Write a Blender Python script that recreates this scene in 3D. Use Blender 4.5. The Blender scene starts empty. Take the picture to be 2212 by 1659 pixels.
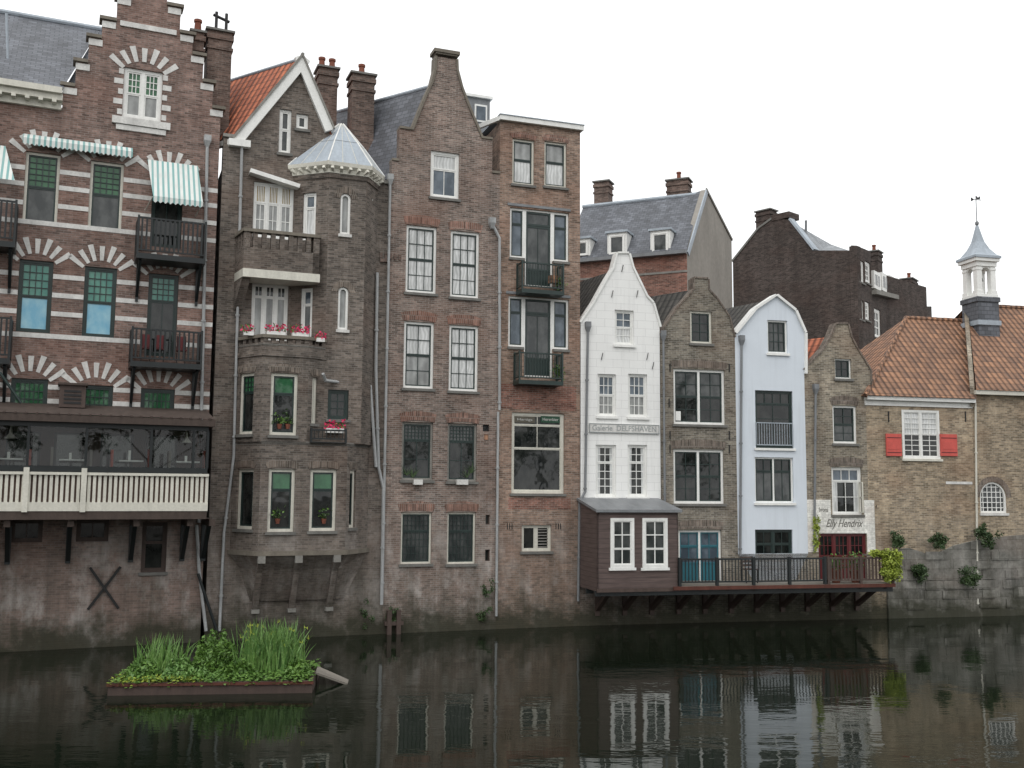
import bpy, math, random
from mathutils import Vector, Matrix
from mathutils.geometry import tessellate_polygon
random.seed(7)
pi = math.pi
SC = bpy.context.scene
# ---------------------------------------------------------------- survey station (facades measured from one known standpoint)
F = 2200.0; CX = 1106.0; CY = 829.5
PITCH = .1044; ROLL = .008; EYE = Vector((0, 0, 4.6))
RC = Matrix.Rotation(pi/2+PITCH, 3, 'X') @ Matrix.Rotation(ROLL, 3, 'Z')
def ray(u, v):
    return RC @ Vector(((u-CX)/F, -(v-CY)/F, -1))
def ground(u, v, z=0.0):
    d = ray(u, v); t = (z-EYE.z)/d.z
    return EYE + d*t
def atdepth(u, v, y):
    d = ray(u, v); return EYE + d*(y/d.y)

# ---------------------------------------------------------------- materials
MATS = {}
def N(nt, t, props=None, **inp):
    n = nt.nodes.new(t)
    for k, v in (props or {}).items(): setattr(n, k, v)
    for k, v in inp.items():
        k = k.replace('_', ' ')
        s = n.inputs[int(k[1:])] if (k[0] == 'i' and k[1:].isdigit()) else n.inputs[k]
        if isinstance(v, bpy.types.NodeSocket): nt.links.new(v, s)
        else:
            if isinstance(v, (tuple, list)) and s.type == 'RGBA' and len(v) == 3: v = (*v, 1)
            s.default_value = v
    return n
def mixc(nt, f, a, b, blend='MIX'):
    n = N(nt, 'ShaderNodeMix', {'data_type': 'RGBA', 'blend_type': blend})
    for i, x in ((0, f), (6, a), (7, b)):
        if isinstance(x, bpy.types.NodeSocket): nt.links.new(x, n.inputs[i])
        else: n.inputs[i].default_value = (*x, 1) if isinstance(x, tuple) and len(x) == 3 else x
    return n.outputs[2]
def mr(nt, v, a, b, c, d):
    return N(nt, 'ShaderNodeMapRange', None, i0=v, i1=a, i2=b, i3=c, i4=d).outputs[0]
def mth(nt, op, a, b=0.0):
    return N(nt, 'ShaderNodeMath', {'operation': op}, i0=a, i1=b).outputs[0]
def gray(nt, f): return N(nt, 'ShaderNodeCombineColor', None, i0=f, i1=f, i2=f).outputs[0]
def begin(name):
    m = bpy.data.materials.new(name); m.use_nodes = True
    nt = m.node_tree; nt.nodes.clear()
    out = nt.nodes.new('ShaderNodeOutputMaterial')
    p = nt.nodes.new('ShaderNodeBsdfPrincipled')
    nt.links.new(p.outputs[0], out.inputs[0])
    MATS[name] = m
    return m, nt, p
def vscale(nt, vec, s):
    return N(nt, 'ShaderNodeVectorMath', {'operation': 'MULTIPLY'}, i0=vec, i1=s).outputs[0]
def noise(nt, vec, scale, detail=4, rough=.55):
    return N(nt, 'ShaderNodeTexNoise', None, Vector=vec, Scale=scale, Detail=detail, Roughness=rough).outputs[0]
def sc(c, k): return tuple(x*k for x in c)

def brick(name, c, mortar=(.27, .25, .22), eff=.0, bw=.21, rh=.066, var=(1.45, .58), c2=None, damp=True, big=(.72, 1.28), low=0.0):
    m, nt, p = begin(name)
    uv = N(nt, 'ShaderNodeTexCoord').outputs['UV']
    bt = N(nt, 'ShaderNodeTexBrick', {'offset': .5}, Vector=uv, Color1=sc(c, var[0]), Color2=sc(c2 or c, var[1]), Mortar=mortar,
           Scale=1.0, Mortar_Size=.009, Mortar_Smooth=.3, Bias=0.0, Brick_Width=bw, Row_Height=rh)
    col = bt.outputs[0]
    n1 = mr(nt, noise(nt, uv, .33, 7, .62), .3, .7, big[0], big[1])
    st = mr(nt, noise(nt, vscale(nt, uv, (2.2, .18, 1)), 1.0, 5, .6), .3, .7, .80, 1.18)
    fi = mr(nt, noise(nt, uv, 9.0, 3, .7), .25, .75, .72, 1.28)
    md = mr(nt, noise(nt, vscale(nt, uv, (1, 1.9, 1)), 2.6, 3, .6), .3, .7, .82, 1.18)
    f = mth(nt, 'MULTIPLY', mth(nt, 'MULTIPLY', n1, st), mth(nt, 'MULTIPLY', fi, md))
    col = mixc(nt, 1.0, col, gray(nt, f), 'MULTIPLY')
    h = mr(nt, noise(nt, vscale(nt, uv, (.5, .8, 1)), .7, 3), .48, .66, 0, .5)
    col = mixc(nt, h, col, mixc(nt, .5, col, (c[0]*1.32, c[1]*.96, c[2]*.82)))
    z = N(nt, 'ShaderNodeSeparateXYZ', None, i0=N(nt, 'ShaderNodeNewGeometry').outputs['Position']).outputs[2]
    if low > 0:
        lm = mr(nt, mth(nt, 'ADD', z, mr(nt, noise(nt, uv, .8, 5), .3, .7, -.9, .9)), 2.6, 4.2, low, 0)
        col = mixc(nt, lm, col, (.235, .195, .17))
    if eff > 0:
        e = mr(nt, noise(nt, vscale(nt, uv, (1.1, .6, 1)), .9, 9, .72), .48, .65, 0, 1)
        hm = mr(nt, z, 1.2, 5.5, 1.0, .08)
        col = mixc(nt, mth(nt, 'MULTIPLY', mth(nt, 'MULTIPLY', e, hm), eff), col, (.48, .45, .42))
    if damp:
        dr = mth(nt, 'MULTIPLY', mr(nt, noise(nt, vscale(nt, uv, (1.8, .12, 1)), 1.0, 6, .65), .42, .68, 0, .6), mr(nt, z, 1.5, 4.0, 1.0, .0))
        col = mixc(nt, dr, col, (.06, .055, .042))
        zz = mth(nt, 'ADD', z, mr(nt, noise(nt, uv, 1.3, 6, .65), .2, .8, -.8, .8))
        col = mixc(nt, mr(nt, zz, .25, 1.15, .9, 0.0), col, (.034, .035, .022))
    nt.links.new(col, p.inputs['Base Color'])
    p.inputs['Roughness'].default_value = .9; p.inputs['Specular IOR Level'].default_value = .25
    b = N(nt, 'ShaderNodeBump', None, Strength=.35, Distance=.012, Height=mth(nt, 'SUBTRACT', 1.0, bt.outputs['Fac']))
    nt.links.new(b.outputs[0], p.inputs['Normal'])
    return m
brick('brick_purple', (.184, .120, .100), (.22, .185, .165), eff=.8, low=.4)
brick('brick_grey', (.130, .108, .091), (.17, .155, .14), eff=.5, low=.25)
brick('brick_brown', (.180, .133, .111), (.275, .25, .225), eff=.8, low=.25)
brick('brick_warm', (.226, .152, .114), (.27, .23, .195), eff=.55, low=.25)
brick('brick_drab', (.168, .148, .117), (.275, .26, .23), eff=.25)
brick('brick_olive', (.21, .18, .137), (.325, .30, .255), eff=.2)
brick('brick_yellow', (.28, .220, .152), (.335, .295, .235), eff=.3)
brick('brick_dark', (.060, .046, .041), (.09, .08, .072), damp=False)
brick('brick_red', (.21, .102, .077), (.26, .21, .18), damp=False)
brick('brick_chimney', (.132, .092, .076), (.16, .14, .125), damp=False)
brick('brick_arch', (.20, .112, .087), (.25, .21, .18), bw=.07, rh=.26, damp=False)
brick('brick_arch_drab', (.150, .122, .101), (.215, .195, .17), bw=.07, rh=.26, damp=False)
brick('stone_blocks', (.20, .195, .175), (.08, .075, .065), bw=.8, rh=.36, var=(1.3, .6), eff=.45)
brick('brick_whitewash', (.76, .75, .70), (.62, .61, .57), var=(1.03, .95), damp=False, big=(.9, 1.05))

def paint(name, c, rough=.5, dirt=.25, scale=2.0, spec=.4, metal=0.0):
    m, nt, p = begin(name)
    uv = N(nt, 'ShaderNodeTexCoord').outputs['UV']
    a = noise(nt, vscale(nt, uv, (1.5, .5, 1)), scale, 8, .65)
    f = mr(nt, a, .3, .7, 1-dirt, 1.06)
    b = mr(nt, noise(nt, uv, scale*8, 4, .6), .3, .7, 1-dirt*.5, 1.05)
    nt.links.new(mixc(nt, 1.0, c, gray(nt, mth(nt, 'MULTIPLY', f, b)), 'MULTIPLY'), p.inputs['Base Color'])
    p.inputs['Roughness'].default_value = rough
    p.inputs['Specular IOR Level'].default_value = spec
    p.inputs['Metallic'].default_value = metal
    return m
paint('paint_white', (.80, .80, .77), .45, .14)
paint('paint_cream', (.66, .64, .56), .5, .2)
paint('stone_white', (.72, .71, .68), .75, .3)
paint('stone_sill', (.19, .185, .17), .8, .35)
paint('stone_grey', (.28, .27, .245), .85, .35)
paint('coping_brown', (.21, .185, .15), .85, .35)
paint('paint_green', (.022, .040, .036), .35, .3)
paint('paint_black', (.016, .020, .021), .4, .3)
paint('paint_teal', (.03, .15, .19), .4, .2)
paint('wood_brown', (.085, .058, .048), .65, .35, 4)
paint('wood_roof', (.080, .058, .048), .8, .35, 4)
paint('wood_rust', (.12, .04, .027), .8, .4)
paint('wood_grey', (.22, .20, .17), .8, .35)
paint('wood_slat_back', (.24, .165, .135), .8, .35)
paint('pipe_grey', (.44, .45, .45), .5, .4)
paint('zinc', (.40, .45, .50), .6, .28, 1.5, .4)
paint('zinc_dark', (.22, .23, .24), .5, .3)
paint('paint_red', (.60, .10, .08), .5, .2)
paint('paint_darkred', (.12, .018, .02), .4, .2)
paint('iron', (.02, .02, .02), .6, .3)
paint('terracotta', (.22, .075, .045), .8, .3)
paint('flower_pink', (.70, .03, .13), .6, .2)
paint('soil', (.05, .04, .025), .95, .4)
paint('render_grey', (.30, .28, .25), .9, .25, .6)
paint('lettering', (.30, .32, .32), .6, .05)
paint('lettering_dark', (.12, .115, .10), .6, .05)
paint('sign_green', (.012, .06, .03), .4, .1)
paint('sign_board', (.09, .08, .06), .4, .1)
paint('lettering_white', (.5, .5, .47), .5, .05)
paint('cloth_red', (.42, .08, .055), .9, .2)
paint('bark', (.07, .06, .05), .95, .4)
paint('ground_paving', (.16, .15, .14), .9, .3, .3)

def plaster(name, c, boards=False):
    m, nt, p = begin(name)
    uv = N(nt, 'ShaderNodeTexCoord').outputs['UV']
    st = mr(nt, noise(nt, vscale(nt, uv, (3.5, .22, 1)), 1.0, 6, .65), .52, .75, 0, .32)
    bl = mr(nt, noise(nt, uv, .6, 7, .65), .45, .75, 0, .25)
    col = mixc(nt, st, c, sc(c, .62)); col = mixc(nt, bl, col, sc(c, .75))
    h = noise(nt, uv, 14, 4)
    if boards:
        br = N(nt, 'ShaderNodeTexBrick', None, Vector=uv, Color1=(1, 1, 1), Color2=(.965, .965, .965), Mortar=(.6, .6, .6), Scale=1.0,
               Mortar_Size=.006, Mortar_Smooth=.6, Brick_Width=.62, Row_Height=.29)
        col = mixc(nt, .8, col, br.outputs[0], 'MULTIPLY')
    nt.links.new(col, p.inputs['Base Color']); p.inputs['Roughness'].default_value = .8
    b = N(nt, 'ShaderNodeBump', None, Strength=.25, Distance=.01, Height=h)
    nt.links.new(b.outputs[0], p.inputs['Normal'])
plaster('plaster_white', (.82, .82, .80), True)
plaster('plaster_blue', (.64, .69, .745))

def siding(name, c):
    m, nt, p = begin(name)
    uv = N(nt, 'ShaderNodeTexCoord').outputs['UV']
    s = N(nt, 'ShaderNodeSeparateXYZ', None, i0=uv)
    fr = mth(nt, 'FRACT', mth(nt, 'DIVIDE', s.outputs[1], .16))
    k = mr(nt, fr, 0, .14, .35, 1)
    nz = mr(nt, noise(nt, vscale(nt, uv, (.7, 6, 1)), 2, 6), .3, .7, .7, 1.25)
    nt.links.new(mixc(nt, 1.0, c, gray(nt, mth(nt, 'MULTIPLY', k, nz)), 'MULTIPLY'), p.inputs['Base Color'])
    p.inputs['Roughness'].default_value = .6
    nt.links.new(N(nt, 'ShaderNodeBump', None, Strength=.8, Distance=.03, Height=fr).outputs[0], p.inputs['Normal'])
siding('siding_brown', (.125, .09, .082))

def slate(name, c):
    m, nt, p = begin(name)
    uv = N(nt, 'ShaderNodeTexCoord').outputs['UV']
    bt = N(nt, 'ShaderNodeTexBrick', None, Vector=uv, Color1=sc(c, 1.3), Color2=sc(c, .72), Mortar=sc(c, .4), Scale=1.0,
           Mortar_Size=.012, Mortar_Smooth=.3, Brick_Width=.28, Row_Height=.17)
    f = mr(nt, noise(nt, vscale(nt, uv, (1.6, .4, 1)), .8, 7, .65), .3, .7, .68, 1.3)
    col = mixc(nt, 1.0, bt.outputs[0], gray(nt, f), 'MULTIPLY')
    nt.links.new(col, p.inputs['Base Color']); p.inputs['Roughness'].default_value = .6
    nt.links.new(N(nt, 'ShaderNodeBump', None, Strength=.4, Distance=.015, Height=bt.outputs['Fac']).outputs[0], p.inputs['Normal'])
slate('slate_blue', (.105, .112, .128)); slate('slate_light', (.22, .235, .25))

def tiles(name, c, c2):
    m, nt, p = begin(name)
    uv = N(nt, 'ShaderNodeTexCoord').outputs['UV']
    s = N(nt, 'ShaderNodeSeparateXYZ', None, i0=uv)
    w = mth(nt, 'SINE', mth(nt, 'MULTIPLY', s.outputs[0], 2*pi/.26))
    fr = mth(nt, 'FRACT', mth(nt, 'DIVIDE', s.outputs[1], .34))
    k = mth(nt, 'MULTIPLY', mr(nt, fr, 0, .22, .38, 1), mr(nt, w, -1, .2, .36, 1.1))
    cell = N(nt, 'ShaderNodeTexWhiteNoise', {'noise_dimensions': '2D'}, Vector=N(nt, 'ShaderNodeCombineXYZ', None,
             i0=mth(nt, 'FLOOR', mth(nt, 'DIVIDE', s.outputs[0], .26)), i1=mth(nt, 'FLOOR', mth(nt, 'DIVIDE', s.outputs[1], .34))).outputs[0]).outputs[0]
    col = mixc(nt, mth(nt, 'MULTIPLY', cell, .9), c, c2)
    col = mixc(nt, mr(nt, noise(nt, uv, .9, 7, .7), .45, .7, 0, .6), col, sc(c2, .6))
    col = mixc(nt, 1.0, col, gray(nt, k), 'MULTIPLY')
    nt.links.new(col, p.inputs['Base Color']); p.inputs['Roughness'].default_value = .8
    nt.links.new(N(nt, 'ShaderNodeBump', None, Strength=.7, Distance=.05, Height=mth(nt, 'ADD', w, fr)).outputs[0], p.inputs['Normal'])
tiles('tiles_orange', (.56, .18, .09), (.38, .12, .068))
tiles('tiles_rust', (.38, .20, .115), (.20, .115, .078))
tiles('tiles_dark', (.085, .08, .072), (.05, .047, .04))

def glass(name, c, c2, folds=0, rough=.03, pos_lo=.4, pos_hi=.62, spec=.5):
    m, nt, p = begin(name)
    uv = N(nt, 'ShaderNodeTexCoord').outputs['UV']
    col = mixc(nt, mr(nt, noise(nt, vscale(nt, uv, (1.4, .8, 1)), 1.9, 4), pos_lo, pos_hi, 0, 1), c, c2)
    if folds:
        s = N(nt, 'ShaderNodeSeparateXYZ', None, i0=uv)
        w = mth(nt, 'SINE', mth(nt, 'MULTIPLY', mth(nt, 'ADD', s.outputs[0], mth(nt, 'MULTIPLY', noise(nt, uv, 1.1, 2), .35)), folds))
        col = mixc(nt, 1.0, col, gray(nt, mr(nt, w, -1, 1, .78, 1.05)), 'MULTIPLY')
        p.inputs['Coat Weight'].default_value = .8; p.inputs['Coat Roughness'].default_value = .03
        rough = .7
    nt.links.new(col, p.inputs['Base Color']); p.inputs['Roughness'].default_value = rough
    p.inputs['Specular IOR Level'].default_value = spec
    b = N(nt, 'ShaderNodeBump', None, Strength=.10, Distance=.05, Height=noise(nt, uv, 1.3, 2))
    nt.links.new(b.outputs[0], p.inputs['Normal'])
    if folds: nt.links.new(b.outputs[0], p.inputs['Coat Normal'])
glass('glass_dark', (.006, .008, .008), (.028, .030, .028))
glass('glass_mid', (.03, .035, .035), (.08, .085, .083))
glass('glass_curtain', (.66, .67, .66), (.50, .51, .50), folds=52)
glass('glass_blind', (.32, .33, .32), (.21, .215, .21), folds=24)
glass('glass_green', (.025, .10, .045), (.045, .15, .07))
glass('glass_aqua', (.05, .20, .16), (.09, .26, .20))
glass('glass_cyan', (.15, .38, .52), (.26, .48, .57))
glass('glass_amber', (.30, .20, .06), (.45, .33, .12))
glass('glass_bluish', (.06, .08, .10), (.13, .16, .19))
m, nt, p = begin('glass_clear')
mx = N(nt, 'ShaderNodeMixShader', None, i0=N(nt, 'ShaderNodeFresnel', None, IOR=1.5).outputs[0],
       i1=N(nt, 'ShaderNodeBsdfTransparent', None, Color=(.80, .84, .82)).outputs[0], i2=N(nt, 'ShaderNodeBsdfGlossy', None, Roughness=.02, Color=(.9, .9, .9)).outputs[0])
nt.links.new(mx.outputs[0], [n for n in nt.nodes if n.type == 'OUTPUT_MATERIAL'][0].inputs[0])

def stripes(name, a, b, period=.17):
    m, nt, p = begin(name)
    uv = N(nt, 'ShaderNodeTexCoord').outputs['UV']
    s = N(nt, 'ShaderNodeSeparateXYZ', None, i0=uv)
    fr = mth(nt, 'FRACT', mth(nt, 'DIVIDE', s.outputs[0], period))
    col = mixc(nt, mth(nt, 'GREATER_THAN', fr, .58), a, b)
    col = mixc(nt, mr(nt, noise(nt, uv, 2, 5), .4, .7, 0, .35), col, (.4, .42, .4))
    nt.links.new(col, p.inputs['Base Color']); p.inputs['Roughness'].default_value = .8
stripes('awning_stripes', (.68, .70, .67), (.20, .38, .37), .15)

def foliage(name, a, b, c):
    m, nt, p = begin(name)
    pos = N(nt, 'ShaderNodeNewGeometry').outputs['Position']
    col = mixc(nt, mr(nt, noise(nt, pos, 2.5, 3), .35, .65, 0, 1), a, b)
    col = mixc(nt, mr(nt, noise(nt, pos, 22, 2), .5, .7, 0, .8), col, c)
    nt.links.new(col, p.inputs['Base Color']); p.inputs['Roughness'].default_value = .55
foliage('leaf_green', (.055, .125, .020), (.095, .19, .030), (.16, .27, .045))
foliage('leaf_reed', (.055, .14, .026), (.11, .22, .042), (.19, .29, .085))
foliage('leaf_dark', (.028, .055, .02), (.05, .088, .03), (.08, .125, .04))
foliage('leaf_yellow', (.24, .30, .04), (.34, .40, .055), (.15, .24, .03))

m, nt, p = begin('water')
pos = N(nt, 'ShaderNodeNewGeometry').outputs['Position']
p.inputs['Base Color'].default_value = (.007, .010, .006, 1); p.inputs['Roughness'].default_value = .02; p.inputs['IOR'].default_value = 1.33
p.inputs['Specular IOR Level'].default_value = .36; p.inputs['Specular Tint'].default_value = (.88, 1.0, .92, 1)
n1 = noise(nt, vscale(nt, pos, (.5, 1.1, 1)), 1.0, 3, .5)
n2 = noise(nt, vscale(nt, pos, (1.0, 2.2, 1)), 4.0, 2, .5)
pt = mr(nt, noise(nt, vscale(nt, pos, (.12, .3, 1)), 1.0, 3, .5), .4, .65, .10, .34)
h = mth(nt, 'ADD', n1, mth(nt, 'MULTIPLY', n2, .12))
nt.links.new(N(nt, 'ShaderNodeBump', None, Strength=pt, Distance=.05, Height=h).outputs[0], p.inputs['Normal'])

# ---------------------------------------------------------------- building kit
class House:
    def __init__(s, name, a, b, z=0.0):
        s.root = bpy.data.objects.new(name, None); SC.collection.objects.link(s.root)
        s.root.empty_display_size = .5
        a = Vector((a[0], a[1])); b = Vector((b[0], b[1])); d = b-a
        s.W = d.length
        s.M = Matrix.Translation((a.x, a.y, z)) @ Matrix.Rotation(math.atan2(d.y, d.x), 4, 'Z')
        s.root.matrix_world = s.M; s.Mi = s.M.inverted()
        s.B = {}
        s.main = Panel(s, (0, 0), (1, 0))
    def add(s, part, mat, verts, faces):
        V, Fc = s.B.setdefault((part, mat), ([], []))
        o = len(V); V.extend([tuple(v) for v in verts]); Fc.extend([tuple(i+o for i in f) for f in faces])
    def poly(s, part, mat, pts): s.add(part, mat, pts, [tuple(range(len(pts)))])
    def planprism(s, part, mat, pl, z0, z1):
        n = len(pl)
        v = [(x, y, z0) for x, y in pl]+[(x, y, z1) for x, y in pl]
        f = [(i, (i+1) % n, n+(i+1) % n, n+i) for i in range(n)]+[tuple(range(n))[::-1], tuple(range(n, 2*n))]
        s.add(part, mat, v, f)
    def loft(s, part, mat, rings, cap=True):
        n = len(rings[0]); v = [p for r in rings for p in r]; f = []
        for k in range(len(rings)-1):
            for i in range(n):
                f.append((k*n+i, k*n+(i+1) % n, (k+1)*n+(i+1) % n, (k+1)*n+i))
        if cap: f += [tuple(range(n))[::-1], tuple(range((len(rings)-1)*n, len(rings)*n))]
        s.add(part, mat, v, f)
    def turned(s, part, mat, x, y, prof, n=8, rot=0.0):
        s.loft(part, mat, [[(x+r*math.cos(rot+2*pi*i/n), y+r*math.sin(rot+2*pi*i/n), z) for i in range(n)] for r, z in prof])
    def beam(s, part, mat, p, q, w, h=None):
        h = h or w; p = Vector(p); q = Vector(q); d = (q-p).normalized()
        u = d.cross(Vector((0, 0, 1)))
        if u.length < 1e-3: u = Vector((1, 0, 0))
        u.normalize(); k = u.cross(d).normalized()
        r = lambda c: [c-u*w/2-k*h/2, c+u*w/2-k*h/2, c+u*w/2+k*h/2, c-u*w/2+k*h/2]
        s.loft(part, mat, [r(p), r(q)])
    def tube(s, part, mat, pts, r=.045, n=8):
        pts = [Vector(p) for p in pts]
        for a, b in zip(pts, pts[1:]):
            d = (b-a).normalized(); u = d.cross(Vector((.3, 1, .1))).normalized(); k = u.cross(d)
            ring = lambda c: [c+(u*math.cos(2*pi*i/n)+k*math.sin(2*pi*i/n))*r for i in range(n)]
            s.loft(part, mat, [ring(a-d*r*.3), ring(b+d*r*.3)])
    def text(s, part, mat, body, P, r, off, shear=0.0):
        cu = bpy.data.curves.new(part, 'FONT'); cu.body = body; cu.extrude = .004; cu.shear = shear
        cu.align_x = 'CENTER'; cu.align_y = 'CENTER'; cu.size = 1
        o = bpy.data.objects.new(part, cu); SC.collection.objects.link(o); o.data.materials.append(MATS[mat])
        bpy.context.view_layer.update(); dm = o.dimensions
        s0, s1, z0, z1 = r
        o.parent = s.root
        ang = math.atan2(P.d[1], P.d[0])
        o.location = P.pt((s0+s1)/2, off, (z0+z1)/2); o.rotation_euler = (pi/2, 0, ang)
        o.scale = ((s1-s0)/dm.x, (z1-z0)/dm.y, 1)
    def skew(s, mat, A, B, w, k, part='roof'):
        """roof slope between eave point A and ridge point B run back along the world direction w"""
        d = s.Mi.to_3x3() @ Vector((w[0], w[1], 0)).normalized()*k; A = Vector(A); B = Vector(B)
        s.poly(part, mat, [A, B, B+d, A+d]); return B, B+d
    def finish(s):
        for (part, mat), (V, Fc) in s.B.items():
            me = bpy.data.meshes.new(part); me.from_pydata(V, [], Fc); me.update()
            uvl = me.uv_layers.new(name='UVMap')
            for pl in me.polygons:
                n = pl.normal
                if abs(n.z) > .985: t = Vector((1, 0, 0)); b = Vector((0, 1, 0))
                else:
                    if n.y > 0 or (abs(n.y) < 1e-4 and n.x > 0): n = -n
                    t = Vector((0, 0, 1)).cross(n).normalized(); b = n.cross(t)
                    if b.z < 0: b = -b
                for li in pl.loop_indices:
                    co = me.vertices[me.loops[li].vertex_index].co
                    uvl.data[li].uv = (co.dot(t), co.dot(b))
            me.materials.append(MATS[mat])
            o = bpy.data.objects.new(part, me); SC.collection.objects.link(o); o.parent = s.root
class Panel:
    def __init__(s, H, p, d, q=None):
        s.H = H; s.p = Vector(p); s.d = Vector(d).normalized(); s.n = Vector((s.d.y, -s.d.x)); s.holes = []
        if q is not None: s.L = (Vector(q)-s.p).length
    def pt(s, a, o, z):
        v = s.p+s.d*a+s.n*o; return Vector((v.x, v.y, z))
    def pix(s, u, v, off=0.0):
        o = s.H.Mi @ EYE; d = s.H.Mi.to_3x3() @ ray(u, v); n = Vector((s.n.x, s.n.y, 0)); p0 = s.pt(0, off, 0)
        t = (p0-o).dot(n)/d.dot(n); h = o+d*t
        return ((Vector((h.x, h.y))-s.p).dot(s.d), h.z)
    def P3(s, u, v, off=0.0):
        q = s.pix(u, v, off); return s.pt(q[0], off, q[1])
    def rect(s, u0, v0, u1, v1, off=0.0):
        um = (u0+u1)/2; vm = (v0+v1)/2
        return (s.pix(u0, vm, off)[0], s.pix(u1, vm, off)[0], s.pix(um, v1, off)[1], s.pix(um, v0, off)[1])
    def box(s, part, mat, s0, s1, o0, o1, z0, z1):
        v = [s.pt(a, o, z) for z in (z0, z1) for a, o in ((s0, o0), (s1, o0), (s1, o1), (s0, o1))]
        s.H.add(part, mat, v, [(0, 1, 2, 3), (4, 5, 6, 7), (0, 1, 5, 4), (1, 2, 6, 5), (2, 3, 7, 6), (3, 0, 4, 7)])
    def prism(s, part, mat, pl, o0, o1):
        n = len(pl); v = [s.pt(a, o1, z) for a, z in pl]+[s.pt(a, o0, z) for a, z in pl]
        tri = tessellate_polygon([[Vector((a, z, 0)) for a, z in pl]])
        f = [(i, (i+1) % n, n+(i+1) % n, n+i) for i in range(n)]+[tuple(t) for t in tri]+[tuple(n+i for i in t[::-1]) for t in tri]
        s.H.add(part, mat, v, f)
    def wall(s, mat, outer, thick=.35, part='wall', rev=.2):
        loops = [outer]+s.holes
        flat = [x for l in loops for x in l]
        tri = tessellate_polygon([[Vector((a, z, 0)) for a, z in l] for l in loops])
        s.H.add(part, mat, [s.pt(a, 0, z) for a, z in flat], [tuple(t) for t in tri])
        for k, l in enumerate(loops):
            th = thick if k == 0 else rev; n = len(l)
            v = [s.pt(a, 0, z) for a, z in l]+[s.pt(a, -th, z) for a, z in l]
            s.H.add(part, mat, v, [(i, (i+1) % n, n+(i+1) % n, n+i) for i in range(n)])
    def strip(s, part, mat, A, B, w, o0, o1, side=1):
        A = Vector(A); B = Vector(B); d = (B-A).normalized(); k = Vector((-d.y, d.x))*w*side
        s.prism(part, mat, [tuple(A), tuple(B), tuple(B+k), tuple(A+k)], o0, o1)
    def pipe(s, pts, off=.1, r=.045, mat='pipe_grey', part='drainpipe', hopper=False):
        P3 = [s.P3(u, v, off) for u, v in pts]
        s.H.tube(part, mat, P3, r)
        for a, b in zip(P3, P3[1:]):
            L = (b-a).length
            for i in range(1, int(L/1.9)+1):
                c = a.lerp(b, i*1.9/L); s.H.turned(part, mat, c.x, c.y, [(r*1.5, c.z-.03), (r*1.5, c.z+.03)], 8)
        if hopper:
            c = P3[0]; s.H.turned(part, mat, c.x, c.y, [(r*1.2, c.z-.2), (r*3, c.z), (r*3, c.z+.18)], 4, pi/4)
    def window(s, u0, v0, u1, v1, panels=((0, 1, 2, 3, 'glass_dark'),), bays=1, frame='paint_white', sash=None, fw=.075, sw=.045, bar=.024,
               rec=.13, sill='stone_sill', lintel=None, r=None, lh=.27, side_curtain=False, nohole=False):
        if r is None: r = s.rect(u0, v0, u1, v1)
        s0, s1, z0, z1 = r; sash = sash or frame
        if nohole: rec = -.03
        else: s.holes.append([(s0, z0), (s1, z0), (s1, z1), (s0, z1)])
        b = lambda m, a, c, o0, o1, d, e, part='window_frames': s.box(part, m, a, c, o0, o1, d, e)
        F0, F1 = -rec-.03, -rec+.06
        b(frame, s0, s0+fw, F0, F1, z0, z1); b(frame, s1-fw, s1, F0, F1, z0, z1)
        b(frame, s0+fw, s1-fw, F0, F1-.002, z1-fw, z1); b(frame, s0+fw, s1-fw, F0, F1-.002, z0, z0+fw)
        bwid = (s1-s0-2*fw-(bays-1)*fw)/bays
        for k in range(bays):
            a0 = s0+fw+k*(bwid+fw); a1 = a0+bwid
            if k: b(frame, a0-fw, a0, F0, F1-.004, z0+fw, z1-fw)
            H = z1-z0-2*fw; zt = z1-fw
            for j, (f0, f1, c, rw, g) in enumerate(panels):
                p1 = zt-f0*H; p0 = zt-f1*H
                o1 = -rec+.04-(.012*j)
                b(sash, a0, a0+sw, -rec-.01, o1, p0, p1, 'sashes'); b(sash, a1-sw, a1, -rec-.01, o1, p0, p1, 'sashes')
                b(sash, a0+sw, a1-sw, -rec-.01, o1-.002, p0, p0+sw, 'sashes'); b(sash, a0+sw, a1-sw, -rec-.01, o1-.002, p1-sw, p1, 'sashes')
                x0, x1, y0, y1 = a0+sw, a1-sw, p0+sw, p1-sw
                for i in range(1, c):
                    x = x0+(x1-x0)*i/c; b(sash, x-bar/2, x+bar/2, -rec, o1-.008, y0, y1, 'glazing_bars')
                for i in range(1, rw):
                    y = y0+(y1-y0)*i/rw; b(sash, x0, x1, -rec, o1-.011, y-bar/2, y+bar/2, 'glazing_bars')
                tl = random.uniform(-.006, .006)
                s.H.poly('window_panes', g, [s.pt(x0, -rec+.004+tl, y0), s.pt(x1, -rec+.004-tl, y0), s.pt(x1, -rec+.004-tl, y1), s.pt(x0, -rec+.004+tl, y1)])
                if side_curtain and g in ('glass_dark', 'glass_mid'):
                    w = (x1-x0)*random.uniform(.12, .22)
                    for e0, e1 in ((x0, x0+w), (x1-w, x1)):
                        s.H.poly('curtains', 'glass_curtain', [s.pt(e0, -rec+.012, y0), s.pt(e1, -rec+.012, y0), s.pt(e1, -rec+.012, y1), s.pt(e0, -rec+.012, y1)])
        if sill:
            s.box('sills', sill, s0-.06, s1+.06, -rec+.02 if not nohole else 0, .07, z0-.09, z0-.002)
        if lintel:
            n = 8; lo = []; hi = []
            for i in range(n+1):
                t = i/n; x = s0-.04+(s1-s0+.08)*t; rr = .10*(1-(2*t-1)**2)
                lo.append((x, z1+.004+rr*.6)); hi.append((s0-.12+(s1-s0+.24)*t, z1+lh+rr))
            s.prism('brick_arches', lintel, lo+hi[::-1], -.02, .014)
        return r
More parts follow.
